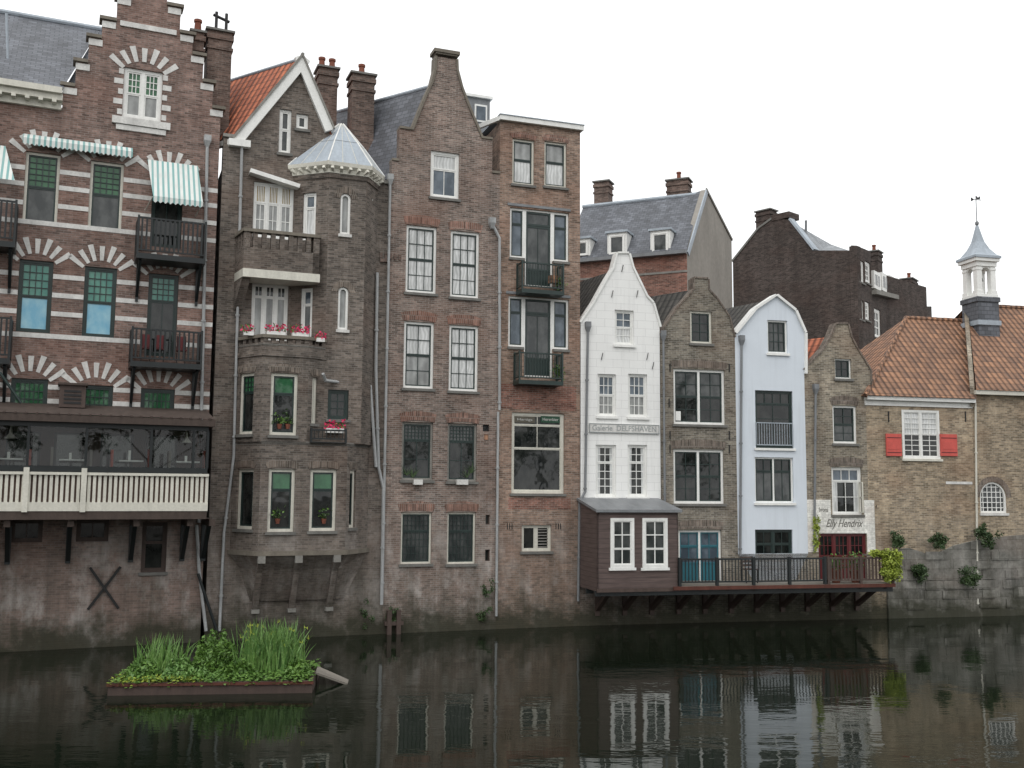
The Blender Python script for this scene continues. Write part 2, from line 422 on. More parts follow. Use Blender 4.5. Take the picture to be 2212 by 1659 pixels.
    def balcony(s, s0, s1, z0, z1, depth, mat='paint_green', gap=.11, br=.9, fl=.1, bal=.022):
        R = 'balcony_railing'
        s.box('balcony_floor', mat, s0, s1, .01, depth, z0-fl, z0)
        for a in (s0+.03, s1-.03):
            for o in (.06, depth-.03):
                s.box(R, mat, a-.03, a+.03, o-.03, o+.03, z0, z1+.04)
        s.box(R, mat, s0+.06, s1-.06, depth-.055, depth-.005, z1-.05, z1); s.box(R, mat, s0+.06, s1-.06, depth-.05, depth-.01, z0+.08, z0+.12)
        for a in (s0+.03, s1-.03):
            s.box(R, mat, a-.024, a+.024, .09, depth-.06, z1-.05, z1); s.box(R, mat, a-.02, a+.02, .09, depth-.06, z0+.08, z0+.12)
            n = int(depth/gap)
            for i in range(1, n):
                o = depth*i/n; s.box(R, mat, a-bal/2, a+bal/2, o-bal/2, o+bal/2, z0+.12, z1-.05)
        n = max(2, int((s1-s0)/gap))
        for i in range(1, n):
            a = s0+(s1-s0)*i/n; s.box(R, mat, a-bal/2, a+bal/2, depth-.03-bal/2, depth-.03+bal/2, z0+.12, z1-.05)
        if br:
            for a in (s0+.12, s1-.12):
                s.H.beam('balcony_brackets', mat, s.pt(a, .05, z0-fl-br), s.pt(a, depth-.1, z0-fl-.03), .08)
                s.box('balcony_brackets', mat, a-.04, a+.04, .0, .08, z0-fl-br-.15, z0-fl)
    def chimney(s, u0, v0, u1, v1, off, dep=.9, zb=None, mat='brick_chimney', pots=2):
        a, b, z0, z1 = s.rect(u0, v0, u1, v1, off)
        if zb is not None: z0 = zb
        s.box('chimney', mat, a+.04, b-.04, off-dep+.04, off-.04, z0, z1)
        s.box('chimney', mat, a-.0, b+.0, off-dep-.0, off+.0, z1-.62, z1-.52)
        s.box('chimney', mat, a-.01, b+.01, off-dep-.01, off+.01, z1-.28, z1-.12)
        s.box('chimney', 'stone_sill', a-.04, b+.04, off-dep-.04, off+.04, z1, z1+.07)
        for i in range(pots):
            c = s.pt(a+(b-a)*(i+.5)/pots, off-dep/2, 0)
            s.H.turned('chimney_pots', 'terracotta', c.x, c.y, [(.12, z1+.07), (.10, z1+.4), (.13, z1+.42), (.13, z1+.5)], 10)
def body(H, P, s0, s1, z1, depth, mat):
    P.box('rear_body', mat, s0+.02, s1-.02, -depth, -.36, 0, z1)

BL = {'h1a': (-20, 26.5), 'h1b': (-9.2, 31.3), 'h2b': (-4.1, 33.3), 'h3b': (-.48, 34.65), 'h4b': (2.39, 35.65), 'h5b': (5.35, 36.43), 'h6b': (8.2, 37.15),
      'h7b': (10.9, 37.75), 'h8b': (13.6, 38.35), 'h9b': (17.6, 39.3), 'h10b': (27, 41.5)}

# ================================================================ H1 stepped-gable house
H = House('stepped_gable_house', BL['h1a'], BL['h1b']); P = H.main
sR = P.pix(457, 750)[0]
st = [P.pix(*q) for q in ((137, 185), (165, 133), (193, 80), (222, 42), (255, -8))]
c = (st[0][0]+sR+.05)/2; ztop = P.pix(310, -75)[1]; zc = P.pix(60, 222)[1]
half = [c-q[0] for q in st]; zs = [q[1] for q in st]
L = []
for i in range(5):
    L.append((c-half[i], (zc if i == 0 else zs[i-1]))); L.append((c-half[i], zs[i]))
h6 = half[4]-.42
L += [(c-h6, zs[4]), (c-h6, ztop)]
R = [(2*c-a, z) for a, z in L]
R = [q for q in R[1:]]; R[0] = (sR, R[0][1])
seq = [(0, 0), (sR, 0)] + R + L[::-1] + [(0, zc)]
G = 'glass_green'
row1 = [P.window(52, 330, 127, 485, ((0, .48, 4, 5, G), (.48, 1, 1, 1, 'glass_mid')), frame='paint_cream', sash='paint_green', sill=None),
        P.window(193, 350, 265, 497, ((0, .48, 4, 5, G), (.48, 1, 1, 1, 'glass_mid')), frame='paint_cream', sash='paint_green', sill=None)]
d1 = P.window(327, 372, 394, 535, ((0, .35, 4, 3, G), (.35, 1, 2, 1, 'glass_dark')), frame='paint_green', sash='paint_green', sill=None)
row2 = [P.window(38, 562, 112, 718, ((0, .5, 4, 4, 'glass_aqua'), (.5, 1, 1, 1, 'glass_cyan')), frame='paint_green', sash='paint_green', sill=None),
        P.window(180, 577, 250, 729, ((0, .5, 4, 4, 'glass_aqua'), (.5, 1, 1, 1, 'glass_cyan')), frame='paint_green', sash='paint_green', sill=None)]
d2 = P.window(318, 592, 383, 770, ((0, .32, 4, 4, 'glass_aqua'), (.32, 1, 2, 1, 'glass_dark')), frame='paint_green', sash='paint_green', sill=None)
row3 = [P.window(22, 818, 102, 905, ((0, 1, 6, 4, G),), frame='paint_green', sash='paint_green', sill=None),
        P.window(165, 832, 243, 915, ((0, 1, 6, 4, G),), frame='paint_green', sash='paint_green', sill=None),
        P.window(303, 840, 376, 925, ((0, 1, 6, 4, G),), frame='paint_green', sash='paint_green', sill=None)]
att = P.window(266, 150, 350, 258, ((0, .5, 3, 3, G), (.5, 1, 1, 1, 'glass_blind')), bays=2, frame='paint_white', sash='paint_white', fw=.1, sill=None)
P.window(22, 1122, 92, 1172, ((0, 1, 2, 1, 'glass_dark'),), frame='wood_brown', sill=None)
P.window(165, 1122, 235, 1170, ((0, 1, 2, 1, 'glass_dark'),), frame='wood_brown', sill=None)
P.window(306, 1128, 360, 1236, ((0, .4, 1, 1, 'glass_dark'), (.4, 1, 1, 1, 'glass_dark')), frame='wood_brown', sill='stone_sill')
P.wall('brick_purple', seq, .4)
P.box('stone_bands', 'stone_white', att[0]-.28, att[1]+.28, 0, .09, att[2]-.24, att[2]-.02)
P.box('stone_bands', 'stone_white', att[0]-.16, att[1]+.16, 0, .05, att[2]-.42, att[2]-.26)
for i in range(5):
    zz = att[2]+.06+i*.32
    w = .26 if i % 2 else .14
    P.box('stone_bands', 'stone_white', att[0]-w-.01, att[0]-.01, -.02, .014, zz, zz+.17)
    P.box('stone_bands', 'stone_white', att[1]+.01, att[1]+w+.01, -.02, .014, zz, zz+.17)
def fan(P, r, n=7, spread=52, ln=.5, drop=.5, wa=7.4):
    cx = (r[0]+r[1])/2; R0 = math.hypot((r[1]-r[0])/2, drop)*.93; cz = r[3]-drop+.08
    for i in range(n):
        a = math.radians(-spread+2*spread*i/(n-1)); e = math.radians(wa*.62)
        rr = R0+ln*(1 if i % 2 == 0 else .88)
        r0 = max(R0, (r[3]+.05-cz)/max(.3, math.cos(a)) if abs(math.sin(a))*R0 < (r[1]-r[0])/2 else R0)
        e2 = e*.88
        P.prism('stone_voussoirs', 'stone_white', [(cx+math.sin(a-e)*r0, cz+math.cos(a-e)*r0), (cx+math.sin(a+e)*r0, cz+math.cos(a+e)*r0),
                (cx+math.sin(a+e2)*rr, cz+math.cos(a+e2)*rr), (cx+math.sin(a-e2)*rr, cz+math.cos(a-e2)*rr)], -.02, .016)
for r in row1+[d1]+row2+[d2]+row3: fan(P, r)
fan(P, att, 7, 50, .5, .6)
def bands(rs, zlist, hh=.14):
    xs = sorted((r[0]-.004, r[1]+.004) for r in rs)
    for z in zlist:
        a = 0.0
        for x0, x1 in xs+[(sR, sR)]:
            if x1 < 0: continue
            if x0-a > .05: P.box('stone_bands', 'stone_white', a, x0, -.02, .013, z-hh/2, z+hh/2)
            a = x1
zv = lambda v, u=150: P.pix(u, v)[1]
bands(row1+[d1], [zv(356)-.25, zv(408), zv(448)])
bands([d1], [zv(488)]); bands(row2+[d2], [zv(600), zv(640), zv(680)]); bands([d2], [zv(729)])
bands(row3, [zv(838), zv(868)])
for i in range(5):
    for sg in (-1, 1):
        e = c+sg*half[i]; e2 = c+sg*(half[i+1] if i < 4 else h6)
        lo, hi = min(e+sg*.09, e2), max(e+sg*.09, e2)
        P.box('step_caps', 'coping_brown', lo, hi, -.44, .09, zs[i]+.002, zs[i]+.1)
        P.box('step_caps', 'stone_white', min(e, e-sg*.38)+(-.012 if sg < 0 else 0), max(e, e-sg*.38)+(.012 if sg > 0 else 0), -.2, .03, zs[i]-.24, zs[i]-.04)
P.box('stone_bands', 'stone_white', c-half[4]+.1, c+half[4]-.1, -.02, .05, zs[3]-.1, zs[3]+.06)
a, b, z0, z1 = P.rect(192, 1225, 258, 1315)
H.beam('wall_anchor', 'iron', P.pt(a, .04, z0), P.pt(b, .04, z1), .07); H.beam('wall_anchor', 'iron', P.pt(a, .05, z1), P.pt(b, .05, z0), .07)
sE = c-half[0]-.02
P.box('cornice', 'paint_cream', -.1, sE, -.1, .42, zc+.30, zc+.48); P.box('cornice', 'paint_cream', -.1, sE+.02, -.1, .30, zc+.12, zc+.298)
P.box('cornice', 'paint_cream', -.1, sE, 0, .12, zc-.1, zc+.118)
for i in range(30):
    x = sE-.2-i*.36
    if x > 0: P.box('cornice', 'paint_cream', x-.06, x+.06, .10, .38, zc+.02, zc+.118)
zr = P.pix(60, 38, -4.5)[1]
H.poly('roof', 'slate_blue', [P.pt(-.5, .25, zc+.49), P.pt(sE, .25, zc+.49), P.pt(sE+1.0, -4.5, zr), P.pt(-.5, -4.5, zr)])
H.poly('roof', 'slate_blue', [P.pt(sE, .0, zc+.49), P.pt(sE, -.4, zc+.5), P.pt(c, -4.5, zr), P.pt(sE+1.0, -4.5, zr)])
H.tube('lead_ridge', 'zinc', [P.pt(-.5, -4.5, zr+.05), P.pt(c, -4.5, zr+.05)], .09)
H.tube('vent_pipe', 'zinc', [P.P3(18, 172, -1.2), P.P3(14, 30, -1.2)], .04)
P.box('rear_body', 'brick_purple', .02, sR-.02, -9, -.41, 0, zc-.3)
for sg in (-1, 1):
    H.poly('roof', 'slate_blue', [P.pt(c+sg*(half[0]-.2), -.41, zs[0]-.5), P.pt(c, -.41, zs[4]-.2), P.pt(c, -8, zs[4]-.2), P.pt(c+sg*(half[0]-.2), -8, zs[0]-.5)])
P.chimney(443, 66, 501, 300, -.6, .9, pots=0); P.chimney(408, 68, 440, 300, -.45, .5, pots=1)
q = P.pix(478, 62, -1.0)
for dx in (-.16, .16):
    H.tube('chimney_cowl', 'iron', [P.pt(q[0]+dx, -1.05, q[1]), P.pt(q[0]+dx, -1.05, q[1]+.55)], .05)
H.tube('chimney_cowl', 'iron', [P.pt(q[0]-.25, -1.05, q[1]+.45), P.pt(q[0]+.25, -1.05, q[1]+.3)], .05)
# awnings
a, b, z0, z1 = P.rect(49, 305, 286, 345)
H.poly('awning', 'awning_stripes', [P.pt(a, .05, z1), P.pt(b, .05, z1), P.pt(b, .34, z1-.2), P.pt(a, .34, z1-.2)])
n = 24
for i in range(n):
    x0 = a+(b-a)*i/n; x1 = a+(b-a)*(i+1)/n; xm = (x0+x1)/2
    H.poly('awning', 'awning_stripes', [P.pt(x0, .342, z1-.2), P.pt(x1, .342, z1-.2), P.pt(x1, .342, z1-.36), P.pt(xm, .342, z1-.42), P.pt(x0, .342, z1-.36)])
a, b, z0, z1 = P.rect(316, 352, 425, 440); e = P.pix(380, 437, 1.0)
a2 = P.pix(330, 437, 1.0)[0]; b2 = P.pix(438, 440, 1.0)[0]; zq = e[1]
H.poly('awning', 'awning_stripes', [P.pt(a, .05, z1), P.pt(b, .05, z1), P.pt(b2, 1.0, zq+.12), P.pt(a2, 1.0, zq+.12)])
n = 10
for i in range(n):
    x0 = a2+(b2-a2)*i/n; x1 = a2+(b2-a2)*(i+1)/n
    H.poly('awning', 'awning_stripes', [P.pt(x0, 1.003, zq+.12), P.pt(x1, 1.003, zq+.12), P.pt(x1, 1.003, zq-.02), P.pt((x0+x1)/2, 1.003, zq-.08), P.pt(x0, 1.003, zq-.02)])
for a_, b_ in ((a, a2), (b, b2)): H.tube('awning_arm', 'paint_cream', [P.pt(b_, .98, zq+.1), P.pt(a_, .05, zq-.1)], .018)
aw = P.pix(-40, 315)[0]; bw_ = P.pix(12, 315)[0]; za = P.pix(0, 315)[1]; zb = P.pix(20, 388, 1.0)[1]; b3 = P.pix(32, 388, 1.0)[0]
H.poly('awning', 'awning_stripes', [P.pt(aw, .05, za), P.pt(bw_, .05, za), P.pt(b3, 1.0, zb), P.pt(aw, 1.0, zb)])
for (u0, v0, u1, v1) in ((296, 474, 446, 552), (283, 712, 438, 783), (-130, 425, 36, 515), (-140, 680, 24, 770)):
    a, b, z0, z1 = P.rect(u0, v0, u1, v1, .95)
    P.balcony(a, b, z0, z1, .95, 'paint_black', gap=.13, br=1.0, fl=.16, bal=.05)
for u in (315, 345, 392):
    x = P.pix(u, 760, .5)[0]; zb_ = P.pix(360, 783, .95)[1]
    P.box('balcony_furniture', 'paint_darkred', x-.14, x+.14, .35, .6, zb_+.42, zb_+.46); P.box('balcony_furniture', 'paint_darkred', x-.14, x+.14, .33, .37, zb_+.5, zb_+.88)
    for dx in (-.12, .12): P.box('balcony_furniture', 'iron', x+dx-.012, x+dx+.012, .36, .385, zb_, zb_+.9)
# glazed terrace with its dining room behind the glass
D = 1.9; cz = lambda v: P.pix(230, v, D)[1]
s1 = P.pix(450, 960, D)[0]; s0 = -.5; zf = cz(1052)
P.box('terrace_roof', 'wood_roof', s0, s1+.15, .02, D+.18, cz(915), cz(900)); H.poly('terrace_roof', 'wood_roof', [P.pt(s0, D+.16, cz(899)+.004), P.pt(s1+.14, D+.16, cz(899)+.004), P.pt(s1+.14, .02, cz(899)+.42), P.pt(s0, .02, cz(899)+.42)])
for i in range(46):
    x = s0+(s1-s0)*i/45; P.box('terrace_roof', 'wood_brown', x-.03, x+.03, D+.0, D+.2, cz(900)+.003, cz(900)+.05)
P.box('terrace_frame', 'paint_black', s0, s1, D-.1, D, cz(925), cz(915)-.002)
P.box('terrace_frame', 'paint_black', s0, s1, D-.12, D+.02, cz(1020), cz(1008))
for u in (-60, 62, 188, 328, 420, 450):
    x = P.pix(u, 960, D)[0]; P.box('terrace_frame', 'paint_black', x-.05, x+.02, D-.1, D+.01, cz(1008), cz(925))
H.poly('terrace_glass', 'glass_clear', [P.pt(s0, D-.05, cz(1008)), P.pt(s1, D-.05, cz(1008)), P.pt(s1, D-.05, cz(925)), P.pt(s0, D-.05, cz(925))])
H.poly('terrace_glass', 'glass_clear', [P.pt(s1-.03, D-.11, cz(1012)), P.pt(s1-.03, 0.02, cz(1012)), P.pt(s1-.03, .02, cz(920)), P.pt(s1-.03, D-.11, cz(920))])
P.box('terrace_back_wall', 'wood_brown', s0, s1-.1, .02, .06, cz(1104), cz(916)); P.box('terrace_inner_floor', 'wood_grey', s0, s1-.1, .06, D-.2, zf-.05, zf)
x = s0+.4
while x < s1-.8:
    P.box('terrace_back_wall', 'paint_black', x, x+.9, .06, .09, zf+.3, cz(930)); P.box('terrace_back_wall', 'glass_dark', x+.07, x+.83, .09, .10, zf+.4, cz(935)); x += 1.25
x = s0+.3; k = 0
while x < s1-.7:
    P.box('dining_tables', 'paint_white', x, x+.65, .95, 1.5, zf+.72, zf+.76); P.box('dining_tables', 'iron', x+.3, x+.35, 1.2, 1.25, zf, zf+.72)
    P.box('dining_tables', 'paint_white', x+.25, x+.32, 1.2, 1.27, zf+.76, zf+.9+.15*random.random())
    for dx in (-.22, .78):
        P.box('dining_chairs', random.choice(['cloth_red', 'cloth_red', 'wood_brown', 'wood_grey']), x+dx, x+dx+.07, 1.0, 1.5, zf+.42, zf+1.0+.1*random.random())
        P.box('dining_chairs', 'wood_brown', x+dx+(.07 if dx < 0 else -.38), x+dx+(.44 if dx < 0 else 0), 1.0, 1.45, zf+.42, zf+.46)
    if k % 3 == 1:
        cc = P.pt(x+.3, 1.0, 0); H.turned('pendant_lamps', 'paint_cream', cc.x, cc.y, [(.16, cz(940)-.12), (.05, cz(940)+.02), (.01, cz(917))], 10)
    x += 1.55; k += 1
P.box('terrace_panel', 'wood_slat_back', s0, s1, D-.14, D-.08, cz(1104), cz(1021))
P.box('terrace_rail', 'paint_cream', s0, s1+.04, D-.02, D+.09, cz(1027), cz(1021)-.002); P.box('terrace_rail', 'paint_cream', s0, s1+.04, D-.03, D+.07, cz(1104), cz(1085))
n = int((s1-s0)/.135)
for i in range(n+1):
    x = s0+(s1-s0)*i/n; P.box('terrace_slats', 'paint_cream', x-.04, x+.04, D-.01, D+.035, cz(1085), cz(1027))
for u in (55, 180): x = P.pix(u, 1060, D)[0]; P.box('terrace_slats', 'paint_cream', x-.07, x+.07, D+.036, D+.12, cz(1106), cz(1012))
P.box('terrace_floor', 'wood_roof', s0, s1+.02, .02, D+.05, cz(1122), cz(1104)-.003)
for u in (20, 150, 285, 395, 440):
    x = P.pix(u, 1140)[0]
    H.beam('terrace_brackets', 'paint_black', P.pt(x, .08, cz(1122)-1.2), P.pt(x, 1.3, cz(1122)-.06), .12); P.box('terrace_brackets', 'paint_black', x-.07, x+.07, .0, .13, cz(1122)-1.3, cz(1122)-.004)
    P.box('terrace_brackets', 'wood_roof', x-.08, x+.08, .13, D-.1, cz(1122)-.2, cz(1122)-.006)
a, b, z0, z1 = P.rect(128, 832, 185, 880, .8); P.box('ventilation_box', 'wood_brown', a, b, .1, .8, z0, z1); P.box('ventilation_box', 'wood_roof', a-.05, b+.05, .05, .88, z1, z1+.06)
for k in range(4): P.box('ventilation_box', 'iron', a+.12, b-.12, .8, .815, z0+.1+k*.11, z0+.16+k*.11)
P.pipe([(448, 305), (430, 1128)], .1, .05, hopper=True); P.pipe([(425, 1135), (430, 1230), (445, 1362)], .1, .05); P.pipe([(428, 1240), (468, 1362)], .16, .045, 'paint_black')
P.pipe([(0, 805), (45, 870)], 1.0, .04, 'paint_green')
H.finish()

# ================================================================ H2 turret house
H = House('turret_house', BL['h1b'], BL['h2b']); P = H.main; W = H.W
zA = P.pix(497, 297)[1]; z395 = P.pix(815, 395)[1]
apex = P.pix(652, 130); gl = P.pix(523, 296); gr = P.pix(712, 275)
P.window(603, 236, 629, 331, ((0, .45, 1, 1, 'glass_mid'), (.45, 1, 1, 1, 'glass_mid')), fw=.07)
P.window(640, 246, 666, 279, ((0, 1, 1, 1, 'glass_mid'),), fw=.07)
P.window(547, 396, 634, 515, ((0, .36, 5, 1, 'glass_amber'), (.36, 1, 2, 2, 'glass_blind')), bays=3, fw=.06, sw=.05, sill=None)
P.window(543, 612, 622, 735, ((0, .22, 2, 1, 'glass_mid'), (.22, 1, 1, 1, 'glass_blind')), bays=3, fw=.07, sill=None)
P.wall('brick_grey', [(0, 0), (W, 0), (W, z395), (gr[0], z395), (gr[0], gr[1]), apex, (gl[0], gl[1]), (0, zA)], .4)
P.box('coping', 'stone_grey', -.02, gl[0]-.1, -.45, .07, zA, zA+.1); P.box('coping', 'stone_grey', gr[0]+.6, W+.02, -.45, .07, z395, z395+.1)
P.box('rear_body', 'brick_grey', .02, W-.02, -8, -.41, 0, z395)
lo = (gl[0]-.3, gl[1]-.05)
R0_, R1_ = H.skew('tiles_orange', P.pt(lo[0], .02, lo[1]), P.pt(apex[0], .02, apex[1]+.05), (-2.9, 1.9), 3.9)
H.tube('ridge_tiles', 'zinc', [R0_, R1_], .06)
H.poly('roof', 'tiles_orange', [P.pt(gr[0]+.5, .05, gr[1]-1.2), R0_, R1_, R1_+Vector((3, 3, -4))])
P.strip('bargeboard', 'paint_white', (lo[0], lo[1]-.1), (apex[0], apex[1]+.12), .30, -.0, .16, -1)
P.strip('bargeboard', 'paint_white', (apex[0], apex[1]+.12), (gr[0]+.1, gr[1]-.1), .28, .003, .163, -1)
P.strip('bargeboard', 'stone_grey', (lo[0]-.02, lo[1]-.05), (apex[0], apex[1]+.19), .07, -.02, .2, -1); P.strip('bargeboard', 'stone_grey', (apex[0], apex[1]+.19), (gr[0]+.15, gr[1]-.07), .06, -.02, .205, -1)
P.box('gutter', 'paint_white', lo[0]-.12, gl[0]+.25, -.5, .22, lo[1]-.32, lo[1]-.1)
gd = H.Mi.to_3x3() @ Vector((-2.9, 1.9, 0)).normalized(); g0 = P.pt(lo[0]-.05, .0, lo[1]-.17); H.beam('gutter', 'paint_white', g0, g0+gd*3.6, .16, .16)
P.strip('lintel', 'paint_white', P.pix(537, 378), P.pix(643, 412), .13, 0, .35, 1)
P.pipe([(523, 298), (505, 985), (484, 1150), (474, 1362)], .1, .045); P.pipe([(815, 590), (812, 800), (818, 1010), (828, 1055), (824, 1305)], .1, .05)
# turret
D = .8
p0 = (P.pix(648, 560)[0]-.25, 0); p1 = (P.pix(707, 560, D)[0], -D); p2 = (P.pix(788, 560, D)[0], -D); p3 = (P.pix(806, 560)[0]+.1, 0)
zt1 = P.pix(740, 385, D)[1]; zt0 = P.pix(740, 958, D)[1]
f1 = Panel(H, p0, Vector(p1)-Vector(p0), p1); f2 = Panel(H, p1, (1, 0), p2); f3 = Panel(H, p2, Vector(p3)-Vector(p2), p3)
f1.window(653, 416, 682, 518, ((0, .3, 1, 1, 'glass_bluish'), (.3, 1, 1, 1, 'glass_curtain')), sill=None)
f1.window(648, 622, 674, 735, ((0, .3, 1, 1, 'glass_bluish'), (.3, 1, 1, 1, 'glass_mid')), sill=None)
def archwin(Pn, u0, v0, u1, v1, glassm, rows=1, cols=1):
    s0, s1, z0, z1 = Pn.rect(u0, v0, u1, v1); r = (s1-s0)/2; cc = (s0+s1)/2; zs_ = z1-r; n = 10
    A = lambda rad: [(cc+rad*math.cos(pi*i/n), zs_+rad*math.sin(pi*i/n)) for i in range(n+1)]
    out = [(s0, z0), (s1, z0)]+A(r); Pn.holes.append(out)
    inn = [(s0+.07, z0+.07), (s1-.07, z0+.07)]+A(r-.07)
    m_ = len(out); v = [Pn.pt(a, -.04, z) for a, z in out]+[Pn.pt(a, -.04, z) for a, z in inn]+[Pn.pt(a, -.14, z) for a, z in out]+[Pn.pt(a, -.14, z) for a, z in inn]
    fc = []
    for i in range(m_):
        j = (i+1) % m_; fc += [(i, j, m_+j, m_+i), (m_+i, m_+j, 3*m_+j, 3*m_+i)]
    Pn.H.add('window_frames', 'paint_white', v, fc)
    Pn.H.add('window_panes', glassm, [Pn.pt(a, -.12, z) for a, z in inn], [tuple(t) for t in tessellate_polygon([[Vector((a, z, 0)) for a, z in inn]])])
    for i in range(1, rows):
        z = z0+(z1-z0)*i/rows; Pn.box('glazing_bars', 'paint_white', s0+.07, s1-.07, -.115, -.09, z-.014, z+.014)
    for i in range(1, cols):
        x = s0+(s1-s0)*i/cols; Pn.box('glazing_bars', 'paint_white', x-.014, x+.014, -.115, -.088, z0+.07, z1-.09)
    Pn.box('sills', 'stone_white', s0-.05, s1+.05, -.1, .06, z0-.1, z0-.003)
    o_ = [(cc+(r+.22)*math.cos(pi*i/n), zs_+(r+.22)*math.sin(pi*i/n)) for i in range(n+1)]; i_ = [(cc+(r+.01)*math.cos(pi*i/n), zs_+(r+.01)*math.sin(pi*i/n)) for i in range(n+1)]
    for i in range(n):
        Pn.prism('brick_arches', 'brick_arch_drab', [i_[i], i_[i+1], o_[i+1], o_[i]], -.02, .014)
archwin(f2, 735, 418, 757, 506, 'glass_blind'); archwin(f2, 730, 620, 752, 712, 'glass_blind')
f2.window(708, 842, 753, 906, ((0, 1, 2, 3, 'glass_dark'),), frame='paint_green')
for f_ in (f1, f2, f3): f_.wall('brick_grey', [(0, zt0), (f_.L, zt0), (f_.L, zt1), (0, zt1)], .2)
c0 = P.P3(800, 432, .3); H.turned('security_camera', 'paint_white', c0.x, c0.y, [(.06, c0.z-.1), (.09, c0.z), (.05, c0.z+.08)], 10); H.beam('security_camera', 'paint_white', c0, P.P3(795, 430, .1), .04)
base = [Vector(p0), Vector(p1), Vector(p2), Vector(p3), Vector((p3[0]+.1, 1.4)), Vector((p0[0]-.1, 1.4))]
cen = sum(base, Vector((0, 0)))/6
def ring(k, z): return [((b-cen).normalized()*((b-cen).length+k)+cen).to_tuple()+(z,) for b in base]
H.loft('turret_cornice', 'brick_grey', [ring(.04, zt1-.02), ring(.06, zt1+.12)]); H.loft('turret_cornice', 'paint_cream', [ring(.08, zt1+.125), ring(.10, zt1+.25), ring(.22, zt1+.34), ring(.24, zt1+.46)])
for A_, B_ in zip(base[:3], base[1:4]):
    n = int((B_-A_).length/.26)
    for i in range(n+1):
        c_ = A_.lerp(B_, (i+.5)/(n+1)); d_ = (c_-cen).normalized(); c2_ = c_+d_*.06
        H.beam('turret_cornice', 'paint_cream', (c2_.x, c2_.y, zt1+.2), (c2_.x+d_.x*.17, c2_.y+d_.y*.17, zt1+.28), .09)
zap = P.pix(738, 262, 0)[1]; ax_ = P.pix(738, 262, -.3)[0]
tip = [((b-cen)*.06+Vector((ax_, .3))).to_tuple()+(zap,) for b in base]
mid_ = [tuple(Vector(a_).lerp(Vector(b_), .5)+Vector((0, 0, .06))) for a_, b_ in zip(ring(.22, zt1+.465), tip)]
H.loft('turret_roof', 'zinc', [ring(.22, zt1+.465), mid_, tip])
r0 = ring(.22, zt1+.47)
for k in range(6): H.tube('turret_roof_ribs', 'paint_white', [r0[k], mid_[k], tip[k]], .024)
for A_, B_ in ((0, 1), (1, 2), (2, 3)):
    H.tube('turret_roof_ribs', 'zinc_dark', [mid_[A_], mid_[B_]], .010)
    for t_ in (.33, .66):
        H.tube('turret_roof_ribs', 'paint_cream', [Vector(r0[A_]).lerp(Vector(r0[B_]), t_), Vector(mid_[A_]).lerp(Vector(mid_[B_]), t_), Vector(tip[A_]).lerp(Vector(tip[B_]), t_)], .010)
# upper balcony
D2 = .95; yb = lambda v, u=610: P.pix(u, v, D2)[1]
a = P.pix(526, 550, D2)[0]; b = P.pix(690, 550, D2)[0]; a0 = a-.15
pl = [(a0, 0), (a, -D2), (b, -D2), (b, 0)]
H.planprism('balcony_floor', 'paint_cream', [(a0, 0), (a, -D2-.03), (b+.03, -D2-.03), (b+.03, 0)], yb(604), yb(586)-.003)
def parapet(pts, z0, z1, zm, rail):
    for A_, B_ in zip(pts, pts[1:]):
        q = Panel(H, A_, Vector(B_)-Vector(A_), B_); q.box('balcony_parapet', 'brick_grey', 0, q.L, -.2, 0, z0, zm); q.box('balcony_parapet', rail, -.02, q.L+.02, -.24, .04, z1-.1, z1)
        n = max(1, int(q.L/.26))
        for i in range(n+1):
            x = .07+(q.L-.14)*i/n; q.box('balcony_parapet', 'brick_grey', x-.07, x+.07, -.19, -.01, zm, z1-.1)
parapet(pl, yb(586), yb(500), yb(540), 'coping_brown')
zq = yb(604)
H.loft('balcony_corbel', 'brick_grey', [[(a0, 0, zq-.9), (a0+.25, 0, zq-.9), (a0+.25, -.06, zq-.9), (a0, -.06, zq-.9)], [(a0, 0, zq-.003), (a0+.25, 0, zq-.003), (a+.25, -D2+.1, zq-.003), (a, -D2+.1, zq-.003)]])
# bay window, upper
D3 = 1.1; zb = lambda v, u=610: P.pix(u, v, D3)[1]
u0_ = (P.pix(507, 870)[0], 0); u1_ = (P.pix(564, 870, D3)[0], -D3); u2_ = (P.pix(664, 870, D3)[0], -D3); u3_ = (p1[0]+.02, -D+.0)
g = 'glass_dark'
def facet(A_, B_, z0, z1, wins):
    q = Panel(H, A_, Vector(B_)-Vector(A_), B_)
    for w in wins: q.window(*w[:4], w[4], frame='paint_cream', sash='paint_green', fw=.09, lintel='brick_arch_drab', lh=.18)
    q.wall('brick_grey', [(0, z0), (q.L, z0), (q.L, z1), (0, z1)], .15)
    return q
GT = ((0, .3, 3, 3, 'glass_green'), (.3, 1, 1, 1, g)); G2 = ((0, .32, 1, 1, 'glass_green'), (.32, 1, 1, 1, g))
facet(u0_, u1_, zb(955), zb(745), [(516, 806, 547, 938, GT)])
facet(u1_, u2_, zb(955), zb(745), [(584, 806, 642, 940, G2)])
facet(u2_, u3_, zb(955), zb(745), [(674, 815, 685, 915, ((0, 1, 1, 1, 'glass_curtain'),))])
H.planprism('bay_floor', 'stone_grey', [u0_, u1_, u2_, u3_, (u3_[0], 0)], zb(748), zb(744))
parapet([u0_, u1_, u2_, u3_], zb(744), zb(724), zb(741), 'coping_brown')
for A_, B_ in ((u0_, u1_), (u1_, u2_), (u2_, u3_)):
    q = Panel(H, A_, Vector(B_)-Vector(A_), B_)
    q.box('bay_band', 'brick_grey', -.03, q.L+.03, 0, .05, zb(770), zb(758))
def leafquad(Hh, part, m_, c_, r_):
    a_ = Vector([random.uniform(-1, 1) for _ in range(3)]).normalized()*r_; b_ = a_.cross(Vector([random.uniform(-1, 1) for _ in range(3)])).normalized()*r_*.6
    Hh.poly(part, m_, [c_-a_, c_-b_, c_+a_, c_+b_])
